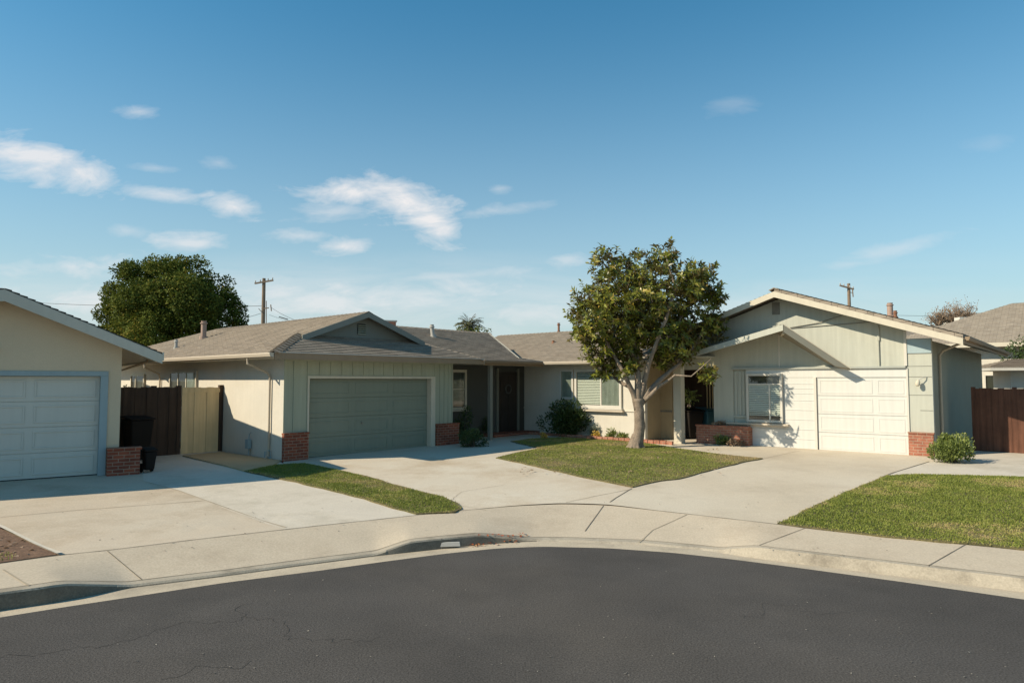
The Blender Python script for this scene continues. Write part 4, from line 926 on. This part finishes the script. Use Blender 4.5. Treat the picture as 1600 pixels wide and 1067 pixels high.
# small outbuilding roof with white fascia
e0 = at(1547.5, 573, 29.3); hE = empty('carport', V((e0.x, e0.y, .4)), 'small low roof with bright white fascia behind the right fence', 'carport')
Ep = Pl(V((e0.x, e0.y, 0)), (.93, -.36, 0), (-.36, -.93, 0)); zE = e0.z
MB().prism([Ep.W(0, 0, zE - .0), Ep.W(5, 0, zE), Ep.W(5, -3.5, zE), Ep.W(0, -3.5, zE)], (0, 0, -.16)).build('fascia', 'white', hE)
em = MB(); shingle(em, [Ep.W(0, 0, zE + .02), Ep.W(5, 0, zE + .02), Ep.W(5, -1.7, zE + .35), Ep.W(1.2, -1.7, zE + .35)]); shingle(em, [Ep.W(0, 0, zE + .02), Ep.W(1.2, -1.7, zE + .35), Ep.W(0, -3.5, zE + .02)]); em.build('roof', 'shingle_b', hE)
MB().box(Ep, .9, 5, -3.3, -.7, .3, zE - .16).build('wall', 'stucco', hE)
# far roof left of it
hF = empty('house', at(1470, 600, 46), 'distant low roof with a white chimney between the gable and the tall hip roof', 'house')
Fp = Pl(at(1400, 520, 46), (1, 0, 0), (0, -1, 0)); Fp.o.z = 0; fz = at(1450, 530, 46).z
MB().box(Fp, -6, 9, -7, -.5, .3, fz).build('wall', 'stucco', hF)
fm = MB(); shingle(fm, [Fp.W(-7, 0, fz), Fp.W(10, 0, fz), Fp.W(7, -3, fz + 1.15), Fp.W(-4, -3, fz + 1.15)], .25); shingle(fm, [Fp.W(10, 0, fz), Fp.W(7, -3, fz + 1.15), Fp.W(10, -7, fz)], .25); fm.build('roof', 'shingle', hF)
c_ = at(1504, 500, 48.5); MB().box(Pl(V((c_.x, c_.y, 0)), (1, 0, 0), (0, -1, 0)), -.4, .5, -.3, .3, fz, at(0, 496, 48.5).z).build('chimney', 'white', hF)
hG = empty('house', at(1530, 600, 70), 'far white flat-topped building edge seen over the roofs at the right', 'house')
g_ = at(1530, 489, 70); gp = Pl(V((g_.x, g_.y, 0)), (1, 0, 0), (0, -1, 0))
MB().box(gp, -1.2, 3.5, -4, 0, .3, g_.z - .25).build('wall', 'stucco', hG); MB().box(gp, -1.4, 3.7, -4.2, .2, g_.z - .25, g_.z).build('parapet', 'white', hG)
MB().box(gp, -.6, .2, .001, .05, g_.z - 1.6, g_.z - .7).build('window', 'room', hG)

# ------------------------------------------------------------ fences
def fence(p, q, z0, z1, m, name, label, cat='fence', bw=.14, rail=True, parent=None, dog=False, outm=None, posts=()):
    p, q = V(p), V(q); d = (q - p); d.z = 0; L = d.length; t = d.normalized(); nn = V((t.y, -t.x, 0)); nn = nn if nn.dot(CAM - p) > 0 else -nn
    pl = Pl(V((p.x, p.y, 0)), t, nn); r = empty(name, V((p.x, p.y, z0)), label, cat); mb = MB(); x = 0
    while x < L - .02:
        e = min(x + bw + .004, L); hh = z1 + random.uniform(-.012, .012); dd = random.uniform(0, .004) + .012 * (int(round(x / bw)) % 2)
        mb.box(pl, x, e, dd, .02 + dd, z0, hh); x += bw
    mb.build('boards', m, r)
    if rail: MB().box(pl, 0, L, -.05, -.002, z0 + .25, z0 + .34).build('rail', m, r); MB().box(pl, 0, L, -.05, -.002, z1 - .34, z1 - .25).build('rail', m, r)
    for a in posts: MB().box(pl, a - .05, a + .05, -.09, .035, z0, z1 + .04).build('post', outm or m, r)
    return r, pl
zf = 2.02 + .22
gp_ = AS.W(3.30, .03, 0)                      # gate meets the side wall
gl = A.W(-.0, 0, 0)
def onz(px, z): # vertical plane through fence line
    return None
# fence line runs from the gate post left towards house C, parallel to the front of A
FL = Pl(A.W(0, -3.32, 0), -A.a, A.n)
g0 = .03; g1 = FL.on(283, 650)[0]; f1 = FL.on(188, 650)[0] + .6
fr_, _ = fence(FL.W(g1 + .05, 0, 0), FL.W(f1, 0, 0), .40, FL.on(240, 605)[1], 'fence_dk', 'wooden_fence', 'tall dark weathered board fence between the left house and the tan gate', posts=(0.02, FL.on(243, 650)[0] - g1))
gt, gpl = fence(FL.W(.12, 0, 0), FL.W(g1, 0, 0), .44, FL.on(310, 605)[1], 'gate_tan', 'wooden_gate', 'tan painted board gate against the cream side wall', 'gate', bw=.17)
MB().box(FL, .0, .11, -.08, .04, .40, FL.on(345, 603)[1] + .03).build('post', 'fence_dk', gt)
MB().box(FL, .11, g1, .025, .045, FL.on(310, 605)[1] - .14, FL.on(310, 605)[1] - .04).build('rail', 'gate_tan', gt)
yard('gate_path', [P(285, 713), P(345, 707), A.W(-.02, -.02, 0), P(425, 729), P(382, 737)], 'slab_ochre', .03, skirt=.05)
# right fence
q0 = B.W(5.45, -2.2, .42); q1 = B.W(6.38, -2.2, .42); q2 = B.W(8.5, -2.2, .42)
zR = 2.4 - (606 - HZ) / FPX * 1  # just below eye level
zR = hitp(1560, 607, q0, V((q1 - q0).cross(V((0, 0, 1))))).z
fence(q0, q2 + (q2 - q1) * 2, .38, zR, 'fence_rd', 'wooden_fence', 'red-brown board fence beside the right hand shrub', posts=(.0, (q1 - q0).length))

# ------------------------------------------------------------ bins, boxes, misc
def wheelie(loc, rz, m, label, h=1.0, w=1.):
    r = empty('wheelie_bin', loc, label, 'bin'); p = Pl(V(loc), (math.cos(rz), math.sin(rz), 0), (math.sin(rz), -math.cos(rz), 0)); z = loc[2]
    W0 = p.W; p.W = lambda a, d, z_: W0(a * w, d * w, z_)
    b = MB(); lo = [p.W(-.20, .20, z + .05), p.W(.20, .20, z + .05), p.W(.20, -.2, z + .05), p.W(-.2, -.2, z + .05)]; hi = [p.W(-.28, .30, z + h), p.W(.28, .30, z + h), p.W(.28, -.28, z + h), p.W(-.28, -.28, z + h)]
    i = 0; b.v = lo + hi; b.f = [[0, 1, 2, 3], [4, 5, 6, 7], [0, 1, 5, 4], [1, 2, 6, 5], [2, 3, 7, 6], [3, 0, 4, 7]]; b.build('body', m, r, bevel=.03)
    MB().prism([p.W(-.30, .33, z + h + .01), p.W(.30, .33, z + h + .01), p.W(.30, -.32, z + h + .07), p.W(-.30, -.32, z + h + .07)], (0, 0, .035)).build('lid', m, r, bevel=.015)
    for s_ in (-.24, .24): MB().tube([p.W(s_ - .03, -.24, z + .1), p.W(s_ + .03, -.24, z + .1)], .1, 14).build('wheel', 'bin', r)
    MB().tube([p.W(-.2, -.36, z + h), p.W(.2, -.36, z + h)], .018, 8).build('handle', 'bin', r)
q = FL.on(214, 700, .5); wheelie(FL.W(q[0], .5, .40), .9, 'bin', 'black wheeled bin against the dark fence behind the low brick pier', 1.02)
q = Cf.W(.80, .02, .40); wheelie(V((q.x, q.y, .40)), .9, 'bin', 'small dark bin beside the low brick pier of the left house', .45, .45)
q = hitz(1100, 690, .46) + V((.5, 1.2, 0)); wheelie(V((q.x, q.y, .46)), .4, 'binblue', 'dull blue bin inside the shaded entry between the houses', .95)
q = hitz(1078, 689, .46) + V((.3, .8, 0)); wheelie(V((q.x, q.y, .46)), .2, 'bin', 'dark bin just left of the blue bin in the shaded entry', .9)

# ------------------------------------------------------------ plants
def bush(name, c, rx, ry, rz, n, m, label, cat='shrub', L=.07, W=.035, lobes=7, stems=8, group=None, up=.4, sd=None):
    r_ = np.random.default_rng(sd if sd is not None else int(abs(c[0] * 91 + c[1] * 37) * 10) % 9999)
    root = empty(name, V(c), label, cat, group)
    c = np.array(c) + [0, 0, rz * .58]
    lc = r_.normal(size=(lobes, 3)); lc /= np.linalg.norm(lc, axis=1, keepdims=True); lc *= r_.uniform(.3, .75, (lobes, 1)); lc[:, 2] = lc[:, 2] * .8 + .1
    k = r_.integers(0, lobes, n); d = r_.normal(size=(n, 3)); d /= np.linalg.norm(d, axis=1, keepdims=True); rad = r_.uniform(.55, 1.05, (n, 1)) * r_.uniform(.32, .55, (lobes, 1))[k]
    p = (lc[k] + d * rad) * [rx, ry, rz] + c; p[:, 2] = np.maximum(p[:, 2], c[2] - rz * .56 + .02)
    ax = d + [0, 0, up] + r_.normal(0, .5, (n, 3)); nr = r_.normal(size=(n, 3)) + [0, 0, .8] + d * .5
    leaves('foliage', p, ax, nr, L * r_.uniform(.6, 1.3, n), W * r_.uniform(.7, 1.2, n), m, root, rnd=np.clip(r_.random(n) * .8 + (p[:, 2] - c[2]) / rz * .15, 0, 1), curl=.1)
    st = MB()
    for s_ in range(stems):
        e = V(lc[s_ % lobes] * [rx, ry, rz]) + V(c); b = V((c[0], c[1], c[2] - rz * .56)) + V((r_.uniform(-.2, .2) * rx, r_.uniform(-.2, .2) * ry, 0)); st.tube([b, b.lerp(e, .5) + V((0, 0, .05)), e], [.018, .012, .005], 5)
    st.build('stem', 'barkdk', root); return root
def gp3(px, py): p = P(px, py); return (p.x, p.y, p.z)
def bedpt(px, py, push): # point on ground pushed away from the camera
    p = P(px, py); d = V((p.x, p.y, 0)).normalized() * push; return (p.x + d.x, p.y + d.y, H(p.x + d.x, p.y + d.y))
bush('shrub', bedpt(880, 683, .35), 1.0, .6, .78, 4600, 'shrub', 'large dark green shrub with yellow-green tips left of the wide window', L=.10, W=.05, sd=33, lobes=16, up=.8)
bush('shrub', bedpt(897, 680, .0), .36, .3, .66, 1000, 'shrub_lt', 'bright yellow-green sprays rising out of the dark shrub by the window', L=.10, W=.05, sd=4)
bush('shrub', bedpt(935, 684, .25), .55, .35, .38, 1500, 'silver', 'low silvery shrub under the left end of the wide window', L=.05, W=.025, sd=5)
bush('plant', bedpt(932, 685, .0), .20, .16, .16, 260, 'yellowfl', 'small orange-yellow flowering plant at the brick edging', 'plant', L=.05, W=.04, sd=6)
bush('plant', bedpt(850, 686, .1), .16, .14, .14, 200, 'yellowfl', 'small yellow plant in the shaded bed near the front door', 'plant', L=.05, W=.04, sd=16)
bush('plant', bedpt(957, 685, -.25), .22, .2, .28, 220, 'shrub_lt', 'thin leafy plant against the wall just left of the tree trunk', 'plant', L=.11, W=.035, up=1.2, sd=7)
bush('plant', bedpt(974, 687, -.25), .25, .2, .16, 240, 'shrub_lt', 'low leafy plant at the wall touching the tree trunk', 'plant', L=.10, W=.035, up=1.0, sd=8)
bush('shrub', gp3(736, 698), .5, .42, .34, 2000, 'shrub', 'dark low shrub beside the brick base right of the green garage door', L=.07, W=.03, sd=9)
bush('shrub', bedpt(722, 690, .5), .35, .4, .85, 1200, 'shrub', 'dark upright shrub under the narrow porch window', L=.08, W=.04, sd=10)
bush('potted_plant', bedpt(755, 682, .3), .35, .35, .45, 700, 'shrub', 'dark plant in shade left of the porch post', 'plant', L=.09, W=.03, up=1, sd=11)
bush('shrub', gp3(1489, 722), .52, .46, .47, 4200, 'shrub_lt', 'round light green shrub at the corner of the right house', L=.065, W=.034, up=1.2, lobes=13, sd=12)
bush('plant', gp3(1128, 695), .36, .22, .18, 420, 'shrub_lt', 'low green tuft in front of the brick planter', 'plant', L=.10, W=.03, up=1, sd=13)
bush('plant', gp3(1098, 691), .20, .16, .28, 200, 'drytwig', 'dry brown plant at the left end of the brick planter', 'plant', L=.07, W=.03, up=1, sd=14)
bush('plant', gp3(1152, 697), .30, .16, .12, 260, 'drytwig', 'dry brown tuft at the right end of the brick planter', 'plant', L=.07, W=.03, up=.6, sd=15)
bq = B.W(-.9, .12, 0); bush('plant', (bq.x, bq.y, .98), .3, .12, .12, 180, 'drytwig', 'dry twigs on top of the brick planter', 'plant', L=.07, W=.03, sd=17)
bq = hitz(1075, 690, .46) + V((.15, .4, 0))
bush('hanging_plant', (bq.x, bq.y, 1.55), .3, .3, .42, 260, 'shrub_lt', 'sparse hanging plant in the shaded entry right of the porch post', 'plant', L=.12, W=.035, up=-.3, sd=18)
q = at(1592, 572, 32); bush('shrub', (q.x, q.y, q.z - .35), 1.1, .9, 1.05, 1500, 'shrub', 'green bush rising behind the small white-edged roof', L=.14, W=.07, sd=19)
bq = Cf.W(1.15, -4.5, 0); q = at(197, 606, 21)
bush('plant', (q.x, q.y, q.z - .2), .15, .15, .2, 160, 'shrub_lt', 'bit of yellow-green plant showing over the dark fence', 'plant', L=.07, W=.04, sd=20)

# magnolia
TB = P(994, 700); TB = V((TB.x, TB.y, TB.z + .0)); TY = TB.y
def tp(px, py, dy=0): return at(px, py, TY + dy)
tree = empty('magnolia_tree', TB, 'leafy magnolia with pale forked trunk standing on the centre lawn', 'tree')
tk = MB()
def limb(pts, rads, seg=10, jit=.02):
    pp, rr = [], []
    for i in range(len(pts) - 1):
        for k in range(4):
            t = k / 4; p = V(pts[i]).lerp(V(pts[i + 1]), t); p += V((mn.noise(p * 2.1), mn.noise(p * 2.1 + V((5, 0, 0))), 0)) * jit * 2; pp.append(p); rr.append((rads[i] * (1 - t) + rads[i + 1] * t) * (1 + .12 * mn.noise(p * 4)))
    pp.append(V(pts[-1])); rr.append(rads[-1]); tk.tube(pp, rr, seg)
flare = [tp(994, 703), tp(994, 697), tp(997, 685), tp(999, 665), tp(999, 640), tp(997, 622)]
limb(flare, [.29, .225, .175, .155, .148, .158], 16, .012)
for a in range(7):
    t = a * .9 + .3; limb([TB + V((math.cos(t) * .30, math.sin(t) * .30, -.03)), TB + V((math.cos(t) * .18, math.sin(t) * .18, .06)), TB + V((math.cos(t) * .06, math.sin(t) * .06, .4))], [.04, .07, .06], 7, .005)
main = [([tp(997, 640), tp(990, 615), tp(978, 590, -.1), tp(962, 560, 0), tp(940, 520, .1), tp(920, 480, .1)], [.16, .12, .09, .07, .05, .02]),
        ([tp(998, 640), tp(997, 600), tp(995, 560, .2), tp(985, 500, .3), tp(975, 440, .2), tp(955, 405, 0)], [.17, .14, .11, .08, .05, .02]),
        ([tp(999, 635), tp(1015, 610), tp(1035, 590, .2), tp(1060, 570, .4), tp(1085, 540, .6), tp(1110, 500, .7), tp(1120, 470, .6)], [.15, .12, .10, .08, .06, .04, .02]),
        ([tp(999, 630), tp(1008, 590), tp(1020, 550, -.3), tp(1040, 500, -.5), tp(1055, 450, -.4), tp(1040, 400, -.2)], [.14, .11, .09, .07, .05, .02]),
        ([tp(1005, 628), tp(1030, 603, -.3), tp(1055, 586, -.6), tp(1080, 588, -.8), tp(1100, 570, -1), tp(1112, 560, -1)], [.10, .07, .045, .026, .018, .012]),
        ([tp(985, 605), tp(965, 595, .4), tp(945, 570, .9), tp(920, 545, 1.2)], [.08, .06, .04, .02]),
        ([tp(1020, 550, -.1), tp(1052, 520, .3), tp(1078, 470, .5), tp(1088, 430, .3)], [.06, .05, .03, .015]),
        ([tp(995, 560, .2), tp(1000, 500, 1.0), tp(1020, 440, 1.3), tp(1030, 410, 1.1)], [.07, .05, .03, .015])]
for pts, rads in main: limb(pts, [q * .72 for q in rads])
lob = [(948, 413, 34, 0), (1038, 404, 32, 0), (1092, 432, 33, 0), (992, 430, 48, .3), (928, 468, 38, 0), (1078, 478, 52, .2), (912, 520, 26, -.2), (938, 540, 40, 0), (1000, 510, 60, 0), (1052, 530, 50, 0), (1112, 462, 27, 0),
       (1118, 512, 26, .3), (980, 572, 26, -.2), (1108, 582, 17, -.9), (945, 575, 24, .2), (970, 540, 40, .3), (903, 490, 20, 0), (1065, 552, 24, .6), (1085, 535, 24, .8), (1035, 560, 22, .3), (960, 470, 50, -.7), (1020, 460, 52, -.7), (1050, 500, 45, 1.3), (980, 500, 50, 1.3), (1070, 440, 38, -.5), (930, 500, 36, -.9), (1000, 470, 46, 1.6)]
cen, axs, nrs, rn, Ls = [], [], [], [], []
wh = MB()
for (px, py, r, dy) in lob:
    c = np.array(tp(px, py, dy + .3)); rr = r / FPX * TY; nW = int(104 * (rr / .8) ** 2) + 8
    for k in range(nW):
        d = rng.normal(size=3); d /= np.linalg.norm(d); rad = rr * (rng.random() ** .35) * rng.uniform(.85, 1.12); p = c + d * rad * [1, 1, .95]
        out = d + np.array([0, 0, .35]) + rng.normal(0, .35, 3); out /= np.linalg.norm(out)
        if rng.random() < .35: wh.tube([V(p - out * .25 + rng.normal(0, .05, 3)), V(p)], [.008, .006], 4, False)
        t1 = np.cross(out, [0, 0, 1.]); t1 /= np.linalg.norm(t1) + 1e-6; t2 = np.cross(out, t1); nl_ = rng.integers(7, 12); tone = rng.random()
        for j in range(nl_):
            a = 2.4 * j + rng.uniform(-.3, .3); el = rng.uniform(.15, 1.1); rd = t1 * math.cos(a) + t2 * math.sin(a); ax = rd * math.cos(el) + out * math.sin(el)
            cen.append(p - out * .02 * j); axs.append(ax); nrs.append(out * math.cos(el) - rd * math.sin(el) + rng.normal(0, .2, 3)); rn.append(np.clip(.55 * tone + .45 * rng.random(), 0, 1)); Ls.append(rng.uniform(.125, .205))
for pts, rads in main: wh.tube(pts[-2:], [rads[-2] * .5, .01], 5, False)
Ls = np.array(Ls); leaves('crown', cen, axs, nrs, Ls, Ls * .40, 'magnolia', tree, rnd=np.array(rn), fold=.12, curl=.18)
tk.build('trunk', 'bark', tree, smooth=True); wh.build('twigs', 'bark', tree)['kind'] = 'stuff'
print('magnolia leaves', len(cen))

# big dense tree on the left
def crown_tree(name, label, Y, lobes, basepx, m, nper, L, W, trunk_r, zg=.4, flat=.95):
    b = at(basepx, 600, Y); b.z = zg; root = empty(name, b, label, 'tree'); P_, AX, NR, RN = [], [], [], []
    for (px, py, r, dy) in lobes:
        c = np.array(at(px, py, Y + dy)); rr = r / FPX * Y
        # sub clumps on the lobe's shell
        ns = int(16 * (rr / 1.2) ** 2) + 5
        for k in range(ns):
            d = rng.normal(size=3); d /= np.linalg.norm(d); cc = c + d * rr * .8 * [1, 1, flat]; sr = rng.uniform(.25, .42) * min(rr, 1.5); n = int(nper * sr ** 1.6); tone = rng.random()
            dd = unit(n); pos = cc + dd * sr * rng.random((n, 1)) ** .3
            P_.append(pos); AX.append(dd + [0, 0, -.1] + rng.normal(0, .6, (n, 3))); NR.append(dd + [0, 0, .6] + rng.normal(0, .4, (n, 3))); RN.append(np.clip(.5 * tone + .5 * rng.random(n), 0, 1))
    P_, AX, NR, RN = map(np.concatenate, (P_, AX, NR, RN)); n = len(P_)
    leaves('crown', P_, AX, NR, L * rng.uniform(.7, 1.3, n), W * rng.uniform(.7, 1.3, n), m, root, rnd=RN)
    t = MB(); c0 = V(np.mean([np.array(at(l[0], l[1], Y + l[3])) for l in lobes], axis=0)); t.tube([b, b.lerp(c0, .5), c0], [trunk_r, trunk_r * .7, trunk_r * .3], 10)
    for l in lobes[::2]: t.tube([b.lerp(c0, .45), at(l[0], l[1], Y + l[3])], [trunk_r * .4, .05], 6)
    t.build('trunk', 'barkdk', root, smooth=True); print(name, n); return root
crown_tree('broadleaf_tree', 'large round dense green tree rising behind the left end of the roofs', 40,
    [(215, 445, 38, 0), (255, 432, 32, -1), (300, 435, 36, 0), (335, 460, 34, 0), (185, 480, 34, 0), (228, 480, 45, -2), (285, 478, 52, -2.5), (345, 495, 36, 0), (172, 515, 26, 0), (205, 525, 34, -1.5), (250, 525, 40, -3), (300, 520, 42, -2), (355, 515, 28, 0), (250, 450, 45, 2.5), (300, 480, 50, 3), (212, 500, 40, 2.5), (270, 415, 16, 0), (180, 460, 20, 0)],
    262, 'camphor', 560, .15, .095, .35)
# small bushes near the palm
crown_tree('broadleaf_tree', 'small dark treetops beneath the palm behind the roof ridge', 66, [(722, 519, 8, 0), (735, 519, 8, 1), (748, 519, 8, 0), (760, 519, 7, 0), (712, 521, 6, 0)], 740, 'camphor', 180, .22, .13, .12)
# palm
def palm():
    top = at(733, 509, 70); b = V((top.x, top.y, .4)); r = empty('palm_tree', b, 'distant palm with drooping fronds above the middle roof', 'palm tree')
    MB().tube([b, b.lerp(top, .5) + V((.1, 0, 0)), top], [.28, .2, .2], 10).build('trunk', 'barkdk', r)
    cen, ax, nr, LL = [], [], [], []; st = MB()
    for k in range(60):
        a = 2.4 * k; el = rng.uniform(-.9, 1.3); Lf = rng.uniform(1.3, 1.75); h = np.array([math.cos(a), math.sin(a), 0]); p = np.array(top); d = h * math.cos(el) + np.array([0, 0, math.sin(el)]); pts = [V(p)]
        for s_ in range(9):
            p = p + d * Lf / 9; d = d + np.array([0, 0, -.13]); d /= np.linalg.norm(d); pts.append(V(p)); sd = np.cross(d, [0, 0, 1.]); sd /= np.linalg.norm(sd) + 1e-6
            for sg in (-1, 1):
                for _ in range(2): cen.append(p + rng.normal(0, .03, 3)); ax.append(sd * sg + d * .9 + [0, 0, -.35] + rng.normal(0, .1, 3)); nr.append([0, 0, 1.] + rng.normal(0, .2, 3)); LL.append(.5 * (1.1 - s_ / 12))
        st.tube(pts, [.025] * 9 + [.01], 4)
    LL = np.array(LL); leaves('fronds', cen, ax, nr, LL, .06, 'palm', r, fold=.05, curl=.1); st.build('frond_stem', 'palm' if False else 'barkdk', r)
palm()
# bare tree
def bare(px, py, Y, w, h, label, n=70):
    b = at(px, py, Y); base = V((b.x, b.y, .4)); r = empty('bare_tree', base, label, 'tree'); t = MB(); sc_ = Y / FPX; tips = []
    t.tube([base, b], [.25, .16], 7)
    for k in range(n):
        a = rng.uniform(0, 6.28); x = math.cos(a) * rng.uniform(.1, 1) * w / 2 * sc_; y = math.sin(a) * w / 2 * sc_ * rng.uniform(.1, 1); z = rng.uniform(.35, 1) * h * sc_ * (1 - .5 * (abs(x) / (w / 2 * sc_)) ** 2)
        e = b + V((x, y, z)); m_ = b.lerp(e, .5) + V((rng.normal(0, .15), 0, rng.uniform(-.1, .3))); t.tube([b, m_, e], [.07, .04, .012], 4, False)
        for _ in range(7): q = m_.lerp(e, rng.uniform(.1, 1)); f_ = q + V((rng.normal(0, .35), rng.normal(0, .3), abs(rng.normal(0, .4)))); t.tube([q, f_], [.02, .008], 3, False); tips.append(tuple(f_))
    t.build('branches', 'pole', r); n2 = len(tips) * 2; tt = np.repeat(np.array(tips), 2, 0) + rng.normal(0, .12, (n2, 3)); leaves('foliage', tt, unit(n2), unit(n2), .12, .08, 'drytwig', r)
bare(1497, 512, 62, 62, 34, 'leafless pinkish tree behind the roofs right of the chimney flue'); bare(1466, 512, 62, 30, 24, 'smaller leafless tree left of the taller bare one', 30)

# ------------------------------------------------------------ utility poles and wires
def upole(px, ptop, Y, arms, label, r0=.15):
    top = at(px, ptop, Y); b = V((top.x, top.y, .3)); r = empty('utility_pole', b, label, 'utility pole')
    MB().tube([b, top], [r0 * 1.25, r0 * .85], 10).build('pole', 'pole', r)
    for (py, x0, x1, y0, y1) in arms:
        p, q = at(x0, y0, Y - .15), at(x1, y1, Y - .15); c = MB().beam(p, q, .11, .13).build('crossarm', 'pole', r)
        ins = MB()
        for t in (.04, .3, .72, .96): k = p.lerp(q, t) + V((0, 0, .06)); ins.tube([k, k + V((0, 0, .12)), k + V((0, 0, .2))], [.03, .06, .03], 7)
        ins.build('insulator', 'galv', c)
    return r
upole(412.5, 435, 60, [(440, 398, 427, 443, 438)], 'wooden utility pole with one crossarm right of the round tree', .17)
up2 = upole(1326, 443, 65, [(449, 1312, 1334, 446, 452)], 'wooden utility pole with short crossarm above the right gable', .16)
up1 = [o for o in bpy.data.objects if o.name == 'utility_pole'][0]
q = at(420, 481, 59.8); p = at(412, 482, 59.8); MB().beam(p, q, .08, .08).tube([at(416, 470, 59.8), at(416, 508, 59.8)], .04, 6).tube([at(404, 482, 59.8), at(411, 490, 59.8)], .03, 5).tube([at(423, 476, 59.8), at(424, 486, 59.8)], .05, 6).build('bracket', 'pole', up1)
q = at(1333, 458, 64.8); MB().tube([at(1332, 452, 64.8), at(1333, 464, 64.8)], .05, 6).tube([at(1326, 456, 64.8), at(1333, 458, 64.8)], .03, 5).build('bracket', 'pole', up2)
def wire(p, q, sag, label, r=.018):
    p, q = V(p), V(q); pts = [p.lerp(q, t / 16) - V((0, 0, sag * 4 * (t / 16) * (1 - t / 16))) for t in range(17)]
    root = empty('utility_wire', p, label, 'wire', 'utility wires'); MB().tube(pts, r, 5).build('wire', 'wire', root)
wire(at(-60, 465, 75), at(412, 478, 60), .4, 'thin wire from the left edge of the picture to the left utility pole', .02)
wire(at(423, 480, 60), at(560, 515, 34), .5, 'wire dropping right from the left pole to the green-garage house roof', .014)
wire(at(412, 488, 60), at(360, 500, 60), .1, 'short wire running left from the pole into the round tree', .016)
wire(at(421, 492, 60), at(500, 505, 45), .2, 'lowest thin wire right of the left pole', .012)
wire(at(1330, 490, 90), at(1700, 489, 90), .4, 'thin level wire across the sky at the far right', .02)
wire(at(436, 495, 50), at(450, 499, 50), 0, 'short thick cable splice hanging near the left pole', .035)
print('objects', len(bpy.data.objects))
